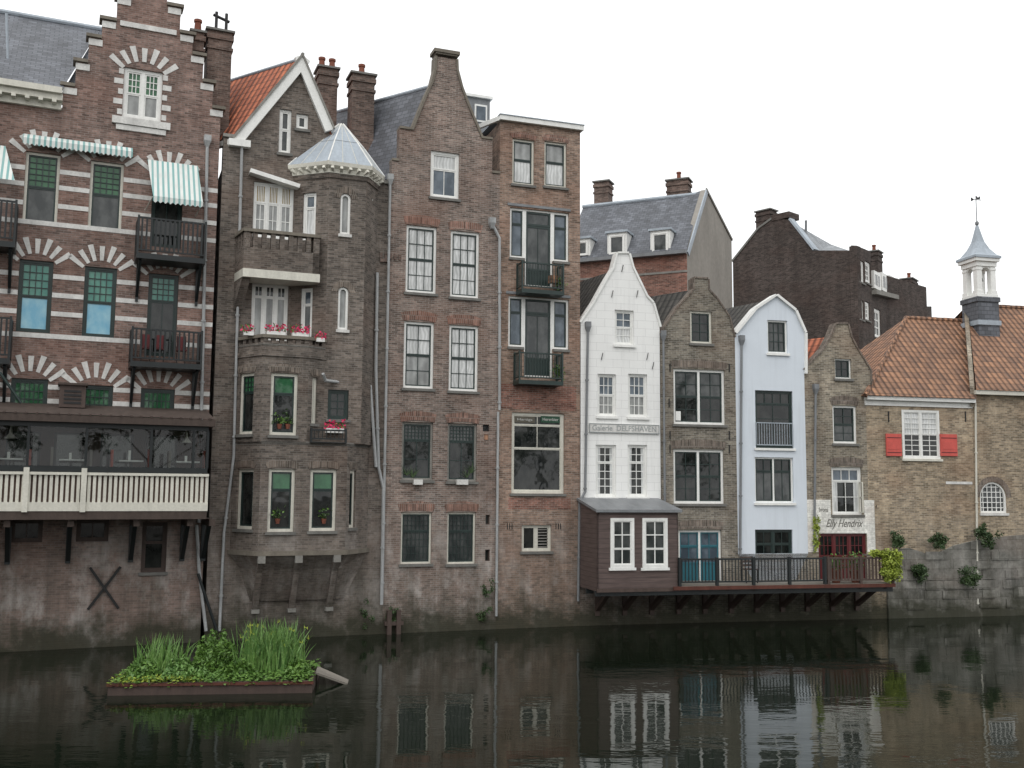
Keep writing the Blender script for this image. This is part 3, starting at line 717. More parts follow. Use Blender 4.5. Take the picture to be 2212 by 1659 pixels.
def flowerbox(Pn, u0, v0, u1, v1, off, mat='paint_white'):
    a, b, z0, z1 = Pn.rect(u0, v0, u1, v1, off); zm = z0+(z1-z0)*.40
    Pn.box('flower_box', mat, a, b, off-.2, off, z0, zm)
    for i in range(int((b-a)*190)):
        x_ = random.uniform(a-.06, b+.06); hump = .6+.4*abs(math.sin((x_-a)*9))
        c_ = Pn.pt(x_, off-.08+random.uniform(-.14, .14), zm+random.uniform(-.02, (z1-zm+.07)*hump))
        leafquad(Pn.H, 'flowers', 'flower_pink' if random.random() < .75 else 'leaf_green', c_, random.uniform(.03, .065))
for q in ((527, 704, 548, 724), (577, 702, 616, 724), (632, 705, 668, 727), (684, 718, 702, 738)): flowerbox(P, *q, D3 if q[0] > 540 else .8)
flowerbox(f2, 705, 910, 743, 935, .2)
for (u, v) in ((604, 925), (622, 925), (600, 1130), (700, 1130)):
    c0 = P.pix(u, v, D3)
    cc = P.pt(c0[0], D3-.04, 0); H.turned('flower_pot', 'terracotta', cc.x, cc.y, [(.05, c0[1]-.02), (.08, c0[1]+.13)], 8)
    for i in range(46):
        leafquad(H, 'window_plant', 'leaf_dark' if i % 3 else 'leaf_green', P.pt(c0[0]+random.gauss(0, .1), D3-.05+random.uniform(-.02, .03), c0[1]+.15+abs(random.gauss(0, .16))), .05)
# bay window, lower
l0 = (P.pix(500, 1080)[0], 0); l1 = (P.pix(560, 1080, D3)[0], -D3); l2 = (P.pix(748, 1080, D3)[0], -D3); l3 = (P.pix(772, 1080)[0]+.35, 0)
zl0 = zb(1190); zl1 = zb(955)+.0
facet(l0, l1, zl0, zl1, [(511, 1013, 546, 1143, ((0, 1, 1, 1, g),))])
facet(l1, l2, zl0, zl1, [(579, 1013, 636, 1149, G2), (669, 1014, 726, 1147, G2)])
facet(l2, l3, zl0, zl1, [(755, 1016, 768, 1140, ((0, 1, 1, 1, g),))])
H.planprism('bay_floor', 'stone_grey', [l0, l1, l2, l3], zl1-.08, zl1+.03)
sw_ = [(x+(-.08 if i == 0 else .08 if i == 3 else (-.04 if i == 1 else .04)), y-(.08 if y < 0 else 0)) for i, (x, y) in enumerate((l0, l1, l2, l3))]
H.planprism('bay_ledge', 'coping_brown', sw_, zl0-.14, zl0-.002)
zc0 = zb(1305); w0 = P.pix(540, 1300)[0]; w1 = P.pix(742, 1300)[0]
H.loft('bay_corbel', 'brick_grey', [[(w0, 0, zc0), (w0+.3, -.12, zc0), (w1-.3, -.12, zc0), (w1, 0, zc0)],
       [(l0[0]+.3, 0, zc0+1.0), (l1[0]+.1, -D3*.62, zc0+1.0), (l2[0]-.1, -D3*.62, zc0+1.0), (l3[0]-.2, 0, zc0+1.0)],
       [(l0[0], 0, zl0-.142), (l1[0], -D3+.03, zl0-.142), (l2[0], -D3+.03, zl0-.142), (l3[0], 0, zl0-.142)]])
for u in (560, 640, 722):
    x = P.pix(u, 1250, .8)[0]
    for A_, B_ in (((x, -.05, zc0-.25), (x, -D3*.62-.04, zc0+.98)), ((x, -D3*.62-.04, zc0+.98), (x, -D3-.03, zl0-.2))): H.beam('bay_brackets', 'brick_grey', A_, B_, .17, .18)
    P.box('bay_brackets', 'stone_grey', x-.12, x+.12, 0, .2, zc0-.36, zc0-.24)
    P.box('bay_brackets', 'stone_grey', x-.11, x+.11, D3-.12, D3+.1, zl0-.36, zl0-.144)
q3 = Panel(H, (u2_[0]+.1, -D3), (1, 0), l2)
q3.balcony(0, l2[0]-u2_[0]-.15, zl1+.03, zl1+.42, .12, 'paint_black', gap=.12, br=0, fl=.02)
H.tube('drainpipe', 'pipe_grey', [P.P3(698, 808, 1.15), P.P3(703, 822, 1.0), P.P3(800, 834, .13), P.P3(812, 1008, .13)], .05)
P.chimney(686, 146, 731, 300, -2.6, .8, zb=z395, pots=2); P.chimney(758, 160, 811, 320, -1.9, .8, zb=z395-1, pots=1)
zz = P.pix(815, 545)[1]
for k in range(5): P.box('brick_cresting', 'brick_chimney', p3[0]+.12+k*.16, p3[0]+.2+k*.16, -.02, .05, zz-.2, zz)
P.box('brick_cresting', 'brick_chimney', p3[0]+.12, W-.02, -.02, .06, zz-.32, zz-.2)
H.finish()

# ================================================================ H3 neck-gable house
H = House('neck_gable_house', BL['h2b'], BL['h3b']); P = H.main; W = H.W
Lp = [P.pix(*q) for q in ((835, 345), (862, 337), (862, 277), (893, 275), (907, 245), (922, 208), (936, 178), (943, 150), (944, 124))]
Rp = [P.pix(*q) for q in ((985, 126), (986, 152), (996, 190), (1011, 230), (1028, 270), (1040, 292), (1062, 302), (1063, 376), (1081, 376))]
Lp[0] = (0, Lp[0][1]); Lp[1] = (Lp[1][0], Lp[0][1]); Lp[2] = (Lp[1][0], Lp[2][1]); Lp[3] = (Lp[3][0], Lp[2][1])
Rp[-1] = (W, Rp[-1][1]); Rp[-2] = (Rp[-2][0], Rp[-1][1]); Rp[-3] = (Rp[-2][0], Rp[-3][1]); Rp[-4] = (Rp[-4][0], Rp[-3][1])
tz = (Lp[-1][1]+Rp[0][1])/2; Lp[-1] = (Lp[-1][0], tz); Rp[0] = (Rp[0][0], tz)
P.window(930, 328, 992, 428, ((0, .36, 1, 1, 'glass_curtain'), (.36, 1, 2, 1, 'glass_bluish')), sash='paint_white', fw=.09)
W3 = ((0, .5, 3, 2, 'glass_curtain'), (.5, 1, 3, 2, 'glass_curtain')); LA = 'brick_arch'
for q in ((877, 488, 943, 633), (973, 500, 1035, 643), (872, 695, 937, 839), (970, 703, 1033, 845)):
    P.window(*q, W3 if q[0] != 872 else ((0, .5, 2, 2, 'glass_curtain'), (.5, 1, 2, 2, 'glass_blind')), sash='paint_green', fw=.085, lintel=LA)
for q in ((868, 912, 935, 1037), (967, 915, 1030, 1040)):
    P.window(*q, ((0, .3, 7, 4, 'glass_mid'), (.3, 1, 2, 2, 'glass_dark')), sash='paint_green', frame='stone_grey', fw=.07, lintel=LA)
for q in ((866, 1107, 932, 1218), (966, 1107, 1027, 1218)):
    P.window(*q, ((0, .36, 6, 3, 'glass_mid'), (.36, 1, 6, 4, 'glass_mid')), sash='paint_green', frame='paint_cream', fw=.06, lintel=LA, bar=.016)
P.window(1043, 917, 1057, 932, ((0, 1, 1, 1, 'glass_dark'),), frame='iron', fw=.03, sill=None)
for q in ((1049, 1112, 1058, 1133), (1048, 1187, 1058, 1212)): P.window(*q, ((0, 1, 1, 1, 'glass_dark'),), frame='wood_brown', fw=.02, sw=.01, sill=None)
P.wall('brick_brown', [(0, 0), (W, 0)]+Rp[::-1]+Lp[::-1], .35)
for prof in (Lp, Rp):
    for A_, B_ in zip(prof, prof[1:]):
        d_ = Vector(B_)-Vector(A_)
        if d_.length < .12 or (abs(d_.x) < .02 and d_.length > .9): continue
        P.strip('coping', 'coping_brown', A_, B_, .08, -.42, .05+random.uniform(0, .004), 1)
a, b = Lp[-1][0], Rp[0][0]
P.box('gable_cap', 'coping_brown', a-.05, b+.05, -.46, .06, tz+.082, tz+.14); P.box('gable_cap', 'coping_brown', a-.12, b+.12, -.5, .1, tz+.142, tz+.26)
body(H, P, 0, W, Lp[0][1]-.6, 9, 'brick_brown')
sl = 'slate_blue'
ap = ((a+b)/2-.1, P.pix(940, 170)[1])
R0_, R1_ = H.skew(sl, P.pt(.05, -.35, Lp[0][1]-.5), P.pt(ap[0], -.35, ap[1]), (-3.7, 2.5), 5.2)
H.poly('roof', sl, [P.pt(W-.1, -.35, Rp[-1][1]-.65), R0_, R1_, P.pt(W-.1, -9, Rp[-1][1]-.65)])
H.tube('lead_ridge', 'zinc', [R0_, R1_], .07)
P.pipe([(843, 388), (825, 1305)], .1, .045, hopper=True)
P.pipe([(1063, 482), (1079, 515), (1079, 885)], .1, .05, hopper=True); P.pipe([(1076, 890), (1072, 1330)], .08, .045)
for q in ((893, 1037, 912, 1045), (986, 1037, 1010, 1045)):
    a, b, z0, z1 = P.rect(*q, .12); P.box('planter', 'stone_white', a, b, .02, .2, z0-.03, z1+.02)
for (u, v) in ((893, 1010), (1010, 1010), (880, 1005), (1020, 1000)):
    c0 = P.pix(u, v+22)
    for i in range(16):
        an = random.uniform(-1.1, 1.1); l_ = random.uniform(.2, .5)
        H.poly('window_plant', 'leaf_dark', [P.pt(c0[0]-.012, -.06, c0[1]), P.pt(c0[0]+.012, -.06, c0[1]), P.pt(c0[0]+math.sin(an)*l_, -.03, c0[1]+math.cos(an)*l_)])
a, b, z0, z1 = P.rect(1008, 212, 1058, 300, -2.2)
P.box('dormer', 'zinc_dark', a, b, -4.2, -2.2, z0-1.5, z1); P.box('dormer', 'paint_white', a-.08, b+.08, -4.3, -2.1, z1, z1+.1)
P.box('dormer', 'paint_white', a+.3, b-.12, -2.2, -2.16, z0+.65, z1-.25); P.box('dormer', 'glass_bluish', a+.36, b-.18, -2.17, -2.15, z0+.72, z1-.32)
a, b, z0, z1 = P.rect(1046, 938, 1054, 950); P.box('wall_plate', 'tiles_rust', a, b, 0, .02, z0, z1)
H.finish()

# ================================================================ H4 flat-topped house
H = House('brick_house', BL['h3b'], BL['h4b']); P = H.main; W = H.W
zt = P.pix(1165, 272)[1]
for q in ((1107, 301, 1154, 399), (1176, 307, 1224, 404)):
    P.window(*q, ((0, .45, 1, 1, 'glass_blind'), (.45, 1, 1, 1, 'glass_curtain')), sash='paint_green', frame='paint_cream', fw=.07, lintel='brick_arch', lh=.16)
for (vt, vb, vd, ul, uc0, uc1, ur) in ((454, 561, 620, 1101, 1134, 1194, 1229), (643, 752, 815, 1098, 1132, 1194, 1229)):
    um = (ul+ur)/2; A_ = P.pix(ul, 560 if vt < 500 else 700)[0]; B_ = P.pix(ur, 560 if vt < 500 else 700)[0]; C_ = P.pix(uc0, vb)[0]; D_ = P.pix(uc1, vb)[0]
    z1 = P.pix(um, vt)[1]; z0 = P.pix(um, vb)[1]; zd = P.pix(um, vd)[1]
    P.holes.append([(A_, z0), (C_, z0), (C_, zd), (D_, zd), (D_, z0), (B_, z0), (B_, z1), (A_, z1)])
    hs = P.holes; e = .002
    P.window(0, 0, 0, 0, ((0, .3, 1, 1, 'glass_bluish'), (.3, 1, 1, 1, 'glass_bluish')), r=(A_+e, C_-e, z0+e, z1-e), sash='paint_green', fw=.075, sill=None); hs.pop()
    P.window(0, 0, 0, 0, ((0, .3, 1, 1, 'glass_bluish'), (.3, 1, 1, 1, 'glass_bluish')), r=(D_+e, B_-e, z0+e, z1-e), sash='paint_green', fw=.075, sill=None); hs.pop()
    P.window(0, 0, 0, 0, ((0, .19, 1, 1, 'glass_mid'), (.19, .8, 2, 1, 'glass_mid'), (.8, 1, 2, 1, 'paint_green')), r=(C_, D_, zd+e, z1-e), frame='paint_white', sash='paint_green', fw=.06, sw=.07, sill=None); hs.pop()
    P.box('sills', 'stone_sill', A_-.03, C_-.01, -.1, .06, z0-.09, z0-.002); P.box('sills', 'stone_sill', D_+.01, B_+.03, -.1, .06, z0-.09, z0-.002)
    P.box('lintel', 'zinc_dark', A_-.1, B_+.05, -.02, .03, z1+.06, z1+.15)
P.window(1105, 892, 1219, 1066, ((0, .13, 2, 1, 'glass_mid'), (.13, .44, 2, 1, 'glass_dark'), (.44, 1, 1, 1, 'glass_dark')), frame='paint_cream', sash='paint_cream', fw=.09, sw=.04)
r = P.window(1127, 1134, 1191, 1191, ((0, 1, 1, 1, 'glass_dark'),), frame='paint_cream', bays=2, fw=.06)
for i in range(7):
    z = r[2]+.12+i*(r[3]-r[2]-.2)/7; P.box('louvres', 'stone_grey', (r[0]+r[1])/2+.08, r[1]-.1, -.12, -.085, z, z+.035)
P.wall('brick_warm', [(0, 0), (W, 0), (W, zt), (0, zt)], .35)
P.box('cornice', 'paint_white', -.06, W+.08, -.3, .16, zt+.002, zt+.17); P.box('cornice', 'zinc', -.08, W+.10, -9, .19, zt+.172, zt+.20)
fd = H.Mi.to_3x3() @ Vector((-.9, 1.0, 0)).normalized(); g0 = P.pt(-.02, 0, zt+.085); H.beam('cornice', 'paint_white', g0, g0+fd*1.6, .1, .16)
body(H, P, 0, W, zt, 9, 'brick_warm')
P.box('brick_band', 'brick_red', .02, W-.15, -.02, .008, P.pix(1160, 885)[1], P.pix(1160, 832)[1])
P.box('brick_band', 'brick_red', .4, W-.35, -.02, .006, P.pix(1160, 1100)[1], P.pix(1160, 1075)[1])
for q in ((1127, 568, 1219, 626), (1121, 762, 1217, 822)):
    a, b, z0, z1 = P.rect(*q, .6); P.balcony(a, b, z0, z1, .6, 'paint_green', gap=.1, br=.0, fl=.14)
a, b, z0, z1 = P.rect(1113, 899, 1157, 913, 0); P.box('window_sign', 'sign_board', a, b, -.09, -.07, z0, z1); H.text('sign_text', 'lettering_white', 'Hartigs', P, (a+.1, b-.1, z0+.06, z1-.06), -.065)
a, b, z0, z1 = P.rect(1170, 899, 1211, 913, 0); P.box('window_sign', 'sign_green', a, b, -.09, -.07, z0, z1); H.text('sign_text', 'lettering_white', 'Herenbier', P, (a+.06, b-.06, z0+.06, z1-.06), -.065)
a, b, z0, z1 = P.rect(1186, 596, 1206, 612, .3); P.box('crate', 'tiles_rust', a, b, .2, .4, z0, z1)
for (u, v) in ((1205, 800), (1210, 805), (1212, 610)):
    c0 = P.pix(u, v, .5)
    for i in range(70): leafquad(H, 'balcony_plant', 'leaf_green', P.pt(c0[0]+random.gauss(0, .1), .45+random.gauss(0, .06), c0[1]+random.gauss(0, .1)), .045)
for u in (1095, 1200):
    for k in range(3):
        x, z = P.pix(u+k*5, 1137); P.box('air_slots', 'iron', x, x+.03, -.02, .01, z-.1, z+.1)
H.finish()

# ================================================================ H5 white gable gallery
H = House('white_gallery_house', BL['h4b'], BL['h5b']); P = H.main; W = H.W
prof = [P.pix(*q) for q in ((1264, 705), (1283, 655), (1308, 610), (1326, 580), (1334, 548), (1358, 548), (1366, 578), (1384, 615), (1396, 640), (1410, 655), (1431, 700))]
zl = (prof[0][1]+prof[-1][1])/2; prof[0] = (.03, zl); prof[-1] = (W-.03, zl)
P.window(1328, 670, 1369, 745, ((0, .5, 2, 2, 'glass_bluish'), (.5, 1, 2, 2, 'glass_curtain')), fw=.06, sill='paint_white')
for q in ((1291, 808, 1331, 899), (1357, 808, 1398, 901)): P.window(*q, ((0, .5, 3, 2, 'glass_bluish'), (.5, 1, 3, 2, 'glass_blind')), fw=.06, sill='paint_white')
for q in ((1287, 961, 1331, 1073), (1356, 961, 1398, 1073)): P.window(*q, ((0, .33, 2, 2, 'glass_dark'), (.33, 1, 2, 4, 'glass_dark')), fw=.06, sill='paint_white', side_curtain=True)
P.wall('plaster_white', [(.03, 2.4), (W-.03, 2.4)]+prof[::-1], .3)
P.holes = []; P.wall('brick_brown', [(0, 0), (W, 0), (W, 2.399), (0, 2.399)], .35, part='base_wall')
for A_, B_ in zip(prof, prof[1:]): P.strip('gable_trim', 'paint_white', A_, B_, .07, -.34, .05+random.uniform(0, .004), 1)
apx = ((prof[4][0]+prof[5][0])/2, prof[3][1])
H.skew('tiles_dark', P.pt(-.05, -.3, zl-.1), P.pt(apx[0], -.3, apx[1]+.1), (-1.25, 2.4), 4.5)
H.poly('roof', 'tiles_dark', [P.pt(W, -.3, zl-.1), P.pt(apx[0], -.3, apx[1]), P.pt(apx[0], -8, apx[1]), P.pt(W, -8, zl-.1)])
body(H, P, 0, W, zl-.2, 8, 'brick_drab')
a, b, z0, z1 = P.rect(1272, 916, 1423, 936); P.box('name_board', 'stone_white', a, b, 0, .05, z0, z1)
for e0, e1, f0, f1_ in ((a, b, z1-.03, z1), (a, b, z0, z0+.03), (a, a+.03, z0+.03, z1-.03), (b-.03, b, z0+.03, z1-.03)): P.box('name_board', 'lettering', e0, e1, .05, .062, f0, f1_)
H.text('name_text', 'lettering', 'Galerie  DELFSHAVEN', P, (a+.12, b-.12, z0+.07, z1-.07), .056)
for (u, v) in ((1300, 770), (1322, 635), (1376, 635), (1398, 770), (1344, 580), (1410, 790)):
    x, z = P.pix(u, v); H.beam('wall_anchor', 'iron', P.pt(x-.03, .03, z-.13), P.pt(x+.03, .03, z+.13), .02)
P.pipe([(1270, 706), (1264, 1062), (1252, 1085), (1249, 1298)], .08, .045, 'zinc_dark', hopper=True)
P.pipe([(1433, 725), (1436, 1085)], .08, .04, 'zinc_dark', hopper=True)
Do = 1.9; a = P.pix(1291, 1190, Do)[0]; b = P.pix(1465, 1190, Do)[0]; z0 = P.pix(1375, 1277, Do)[1]; z1 = P.pix(1375, 1108, Do)[1]; zw = P.pix(1360, 1078, 0)[1]
Q = Panel(H, P.pt(0, Do, 0).to_2d(), (1, 0))
for q in ((1318, 1119, 1369, 1226), (1387, 1119, 1441, 1226)): Q.window(*q, ((0, .64, 2, 2, 'glass_mid'), (.64, 1, 2, 1, 'glass_mid')), fw=.10, sw=.035, rec=-.0, bar=.035, sill='paint_white')
Q.wall('siding_brown', [(a, z0), (b, z0), (b, z1), (a, z1)], .1, part='oriel_wall', rev=.05)
Ql = Panel(H, P.pt(a, 0, 0).to_2d(), (P.pt(a, Do, 0)-P.pt(a, 0, 0)).to_2d()); Ql.wall('siding_brown', [(0, z0), (Do, z0), (Do, z1), (0, zw-.1)], .05, part='oriel_wall')
Qr = Panel(H, P.pt(b, Do, 0).to_2d(), (P.pt(b, 0, 0)-P.pt(b, Do, 0)).to_2d()); Qr.wall('siding_brown', [(0, z0), (Do, z0), (Do, zw-.1), (0, z1)], .05, part='oriel_wall')
H.poly('oriel_floor', 'wood_rust', [P.pt(a, 0, z0), P.pt(b, 0, z0), P.pt(b, Do, z0), P.pt(a, Do, z0)])
P.box('oriel_trim', 'wood_brown', a-.04, b+.04, Do-.02, Do+.05, z0-.02, z0+.1)
v8 = [P.pt(a-.1, 0, zw-.05), P.pt(b+.1, 0, zw-.05), P.pt(b+.1, Do+.15, z1+.02), P.pt(a-.1, Do+.15, z1+.02)]
H.loft('oriel_roof', 'zinc_dark', [v8, [p_+Vector((0, 0, .09)) for p_ in v8]])
H.finish()

# ================================================================ H6 grey brick gable
H = House('grey_gable_house', BL['h5b'], BL['h6b']); P = H.main; W = H.W
prof = [P.pix(*q) for q in ((1437, 712), (1462, 668), (1488, 640), (1500, 625), (1500, 601), (1530, 601), (1530, 626), (1548, 645), (1575, 685), (1600, 738))]
zl = (prof[0][1]+prof[-1][1])/2; prof[0] = (.02, zl); prof[-1] = (W-.02, zl); prof[4] = (prof[3][0], prof[4][1]); prof[5] = (prof[6][0], prof[4][1])
P.window(1491, 672, 1538, 742, ((0, 1, 2, 3, 'glass_dark'),), frame='paint_cream', sash='paint_green', fw=.08)
W6 = ((0, .5, 2, 2, 'glass_dark'), (.5, 1, 2, 2, 'glass_dark'))
P.window(1455, 798, 1566, 917, ((0, .5, 2, 2, 'glass_mid'), (.5, 1, 2, 2, 'glass_dark')), bays=2, sash='paint_green', fw=.09, lintel='brick_arch_drab')
P.window(1455, 971, 1564, 1088, W6, bays=2, sash='paint_green', fw=.09, lintel='brick_arch_drab')
P.window(1466, 1145, 1559, 1264, ((0, .28, 2, 1, 'glass_bluish'), (.28, .62, 2, 1, 'glass_bluish'), (.62, 1, 1, 1, 'paint_teal')), bays=2, sash='paint_teal', fw=.08, sill=None, lintel='brick_arch_drab')
P.wall('brick_drab', [(.0, 0), (W-.0, 0)]+[(W, zl)]+prof[::-1][1:-1]+[(0, zl)], .35)
for A_, B_ in zip(prof, prof[1:]): P.strip('coping', 'brick_arch_drab', A_, B_, .06, -.4, .03+random.uniform(0, .004), 1)
apx = ((prof[4][0]+prof[5][0])/2, prof[3][1]+.1)
H.skew('tiles_dark', P.pt(-.02, -.36, zl-.1), P.pt(apx[0], -.36, apx[1]), (-1.65, 1.7), 3.6)
H.poly('roof', 'tiles_dark', [P.pt(W+.02, -.36, zl-.1), P.pt(apx[0], -.36, apx[1]), P.pt(apx[0], -8, apx[1]), P.pt(W+.02, -8, zl-.1)])
body(H, P, 0, W, zl-.2, 8, 'brick_drab')
for (u, v) in ((1447, 795), (1575, 795), (1447, 970), (1575, 970), (1445, 870), (1447, 940), (1575, 940)):
    x, z = P.pix(u, v); P.box('wall_anchor', 'iron', x-.015, x+.015, 0, .04, z-.15, z+.15)
a, b, z0, z1 = P.rect(1461, 888, 1472, 908); P.box('poster', 'paint_white', a, b, -.07, -.06, z0, z1)
P.pipe([(1602, 735), (1599, 1200)], .08, .045, 'zinc_dark', hopper=True)
H.finish()

# ================================================================ H7 pale blue house
H = House('pale_blue_house', BL['h6b'], BL['h7b']); P = H.main; W = H.W
prof = [P.pix(*q) for q in ((1604, 722), (1634, 668), (1676, 640), (1716, 672), (1737, 720), (1757, 808))]
prof[0] = (.05, prof[0][1]); prof[-1] = (W, prof[-1][1])
P.window(1658, 692, 1701, 763, ((0, 1, 3, 3, 'glass_mid'),), sash='paint_green', fw=.06, sill='paint_white')
P.window(1632, 844, 1713, 968, ((0, .22, 4, 1, 'glass_dark'), (.22, 1, 2, 3, 'glass_dark')), bays=1, frame='paint_green', fw=.06, sill='paint_white')
P.window(1631, 988, 1714, 1086, ((0, .3, 2, 1, 'glass_dark'), (.3, 1, 2, 1, 'glass_mid')), bays=2, frame='paint_white', sash='paint_green', fw=.06, sill='paint_white')
P.window(1632, 1144, 1713, 1264, ((0, .25, 2, 1, 'glass_dark'), (.25, .7, 2, 2, 'glass_dark'), (.7, 1, 1, 1, 'paint_green')), bays=2, frame='paint_green', fw=.06, sill=None)
P.wall('plaster_blue', [(0, 2.4), (W, 2.4), prof[-1]]+prof[::-1][1:-1]+[prof[0], (0, prof[0][1]-.05)], .3)
P.holes = []; P.wall('brick_drab', [(0, 0), (W, 0), (W, 2.399), (0, 2.399)], .35, part='base_wall')
for A_, B_ in zip(prof, prof[1:]): P.strip('gable_trim', 'paint_white', A_, B_, .09, -.4, .10+random.uniform(0, .004), 1)
H.skew('tiles_dark', P.pt(prof[0][0]-.1, -.42, prof[0][1]-.1), P.pt(prof[2][0], -.42, prof[2][1]-.05), (-1.3, 2.0), 4)
for A_, B_ in zip(prof[2:], prof[3:]): H.poly('roof', 'tiles_dark', [P.pt(A_[0], -.3, A_[1]-.02), P.pt(B_[0], -.3, B_[1]-.02), P.pt(B_[0], -8, B_[1]-.02), P.pt(A_[0], -8, A_[1]-.02)])
body(H, P, 0, W, prof[-1][1]-.1, 8, 'plaster_blue')
a, b, z0, z1 = P.rect(1634, 914, 1711, 966, .06)
for z in (z0+.08, z1): H.beam('french_railing', 'zinc', P.pt(a, .08, z), P.pt(b, .08, z), .035)
for i in range(15): x = a+(b-a)*i/14; H.beam('french_railing', 'zinc', P.pt(x, .08, z0+.08), P.pt(x, .08, z1), .016)
P.pipe([(1762, 840), (1759, 1190)], .08, .045, 'zinc_dark', hopper=True)
H.finish()

# ================================================================ H8 small brick gable
H = House('small_gable_house', BL['h7b'], BL['h8b']); P = H.main; W = H.W
prof = [P.pix(*q) for q in ((1757, 800), (1780, 755), (1798, 722), (1806, 700), (1831, 700), (1838, 728), (1852, 755), (1880, 800), (1900, 832))]
prof[0] = (0, prof[0][1]); prof[-1] = (W-.03, prof[-1][1]); zl = prof[-1][1]
P.window(1804, 775, 1839, 818, ((0, 1, 2, 2, 'glass_dark'),), sash='paint_green', fw=.05)
P.window(1799, 876, 1851, 958, ((0, .5, 2, 2, 'glass_dark'), (.5, 1, 2, 2, 'glass_mid')), sash='paint_green', fw=.08, lintel='brick_arch_drab')
P.window(1797, 1009, 1862, 1112, ((0, .28, 3, 1, 'glass_bluish'), (.28, 1, 2, 2, 'glass_dark')), sash='paint_white', fw=.07, side_curtain=True, lintel='brick_arch_drab')
P.window(1769, 1152, 1873, 1262, ((0, .45, 3, 2, 'glass_dark'), (.45, 1, 3, 1, 'paint_darkred')), bays=3, frame='paint_darkred', sash='paint_darkred', fw=.07, sill=None)
P.wall('brick_olive', [(0, 0), (W, 0), (W, zl)]+prof[::-1][1:], .35)
zw1 = P.pix(1880, 1080)[1]; zw0 = 2.45; w3 = P.holes[3]; w2 = P.holes[2]
zh = w3[2][1]; zp = w2[0][1]
P.box('whitewash', 'brick_whitewash', .0, w3[0][0]-.02, -.01, .012, zw0, zh); P.box('whitewash', 'brick_whitewash', w3[1][0]+.02, W-.02, -.01, .012, zw0, zh)
P.box('whitewash', 'brick_whitewash', .0, W-.02, -.01, .0125, zh+.0, zp-.095)
P.box('whitewash', 'brick_whitewash', .0, w2[0][0]-.07, -.01, .012, zp-.09, zw1); P.box('whitewash', 'brick_whitewash', w2[1][0]+.07, W-.02, -.01, .012, zp-.09, zw1)
for A_, B_ in zip(prof, prof[1:]): P.strip('coping', 'brick_arch_drab', A_, B_, .06, -.4, .04+random.uniform(0, .004), 1)
apx = ((prof[3][0]+prof[4][0])/2, prof[2][1])
H.skew('tiles_orange', P.pt(.05, -.36, prof[0][1]-.1), P.pt(apx[0], -.36, apx[1]), (-1.8, 1.8), 3)
H.poly('roof', 'tiles_orange', [P.pt(W, -.36, zl-.1), P.pt(apx[0], -.36, apx[1]), P.pt(apx[0], -7, apx[1]), P.pt(W, -7, zl-.1)])
body(H, P, 0, W, zl-.2, 8, 'brick_olive')
r = P.rect(1769, 1096, 1788, 1106); H.text('painted_text', 'lettering_dark', 'brons', P, r, .018)
r = P.rect(1782, 1120, 1862, 1142); H.text('painted_text', 'lettering_dark', 'Elly Hendrix', P, r, .018, .45)
H.beam('bracket_lamp', 'iron', P.P3(1893, 1095, .02), P.P3(1893, 1092, .5), .03)
hw = w2[1][0]-.08; A3 = P.pt(hw, -.03, w2[0][1]+.1); o_ = Vector((-.22, -.55, 0)); hh = (w2[2][1]-w2[0][1])*.62
for q0, q1 in ((A3, A3+Vector((0, 0, hh))), (A3+o_, A3+o_+Vector((0, 0, hh))), (A3, A3+o_), (A3+Vector((0, 0, hh)), A3+o_+Vector((0, 0, hh))), (A3+Vector((0, 0, hh*.5)), A3+o_+Vector((0, 0, hh*.5)))): H.beam('open_casement', 'paint_cream', q0, q1, .045)
H.finish()

# ================================================================ H9 tiled house with red shutters
H = House('tiled_roof_house', BL['h8b'], BL['h9b']); P = H.main; W = P.pix(2104, 1000)[0]
zt = P.pix(2005, 868)[1]
P.window(1949, 886, 2030, 991, ((0, .5, 2, 4, 'glass_curtain'), (.5, 1, 2, 4, 'glass_dark')), bays=2, fw=.09, sw=.03, sill='paint_cream', rec=.06)
P.wall('brick_yellow', [(-.25, 0), (W, 0), (W, zt), (-.25, zt)], .35)
for q in ((1915, 937, 1948, 985), (2032, 938, 2068, 985)):
    a, b, z0, z1 = P.rect(*q, .06); P.box('shutter', 'paint_red', a, b, .01, .06, z0, z1)
    for z in (z0+.12, z1-.16): P.box('shutter', 'paint_darkred', a+.03, b-.03, .06, .068, z, z+.03)
    P.box('shutter', 'paint_red', a+.06, b-.06, .06, .07, z0+.25, z1-.28)
P.box('fascia', 'paint_white', -.32, W+.03, -.05, .22, zt-.0, zt+.14); P.box('fascia', 'paint_white', -.3, W, -.02, .05, zt-.2, zt-.002)
x0, z = P.pix(2043, 1040); x1 = P.pix(2100, 1044)[0]; P.box('stone_band', 'stone_white', x0, x1, -.02, .015, z-.1, z)
for (u, v) in ((1919, 900), (2085, 900)):
    x, z = P.pix(u, v); P.box('wall_anchor', 'iron', x-.02, x+.02, 0, .03, z-.2, z+.2)
D0 = -3.4; A_ = P.pt(-.45, .3, zt+.15); B_ = P.pt(W+.0, .3, zt+.15)
qd = P.pix(1957, 690, D0); qc = P.pix(2083, 690, D0); zr = (qd[1]+qc[1])/2
Dp = P.pt(qd[0], D0, zr); Cp = P.pt(qc[0]+.1, D0, zr)
H.poly('roof', 'tiles_rust', [A_, B_, Cp, Dp]); E_ = P.pt(-.45, 2*D0, zt+.15); H.poly('roof', 'tiles_rust', [A_, Dp, E_])
H.poly('roof', 'tiles_rust', [E_, Dp, Cp, P.pt(W, 2*D0, zt+.15)])
def ridgecaps(H, A, B, r=.1):
    L = (B-A).length; n = int(L/.34)
    for i in range(n):
        a_ = A.lerp(B, i/n); b_ = A.lerp(B, (i+.92)/n); H.tube('ridge_tiles', 'tiles_rust', [a_, b_], r*(1 if i % 2 else .93))
ridgecaps(H, Dp, Cp); ridgecaps(H, A_, Dp)
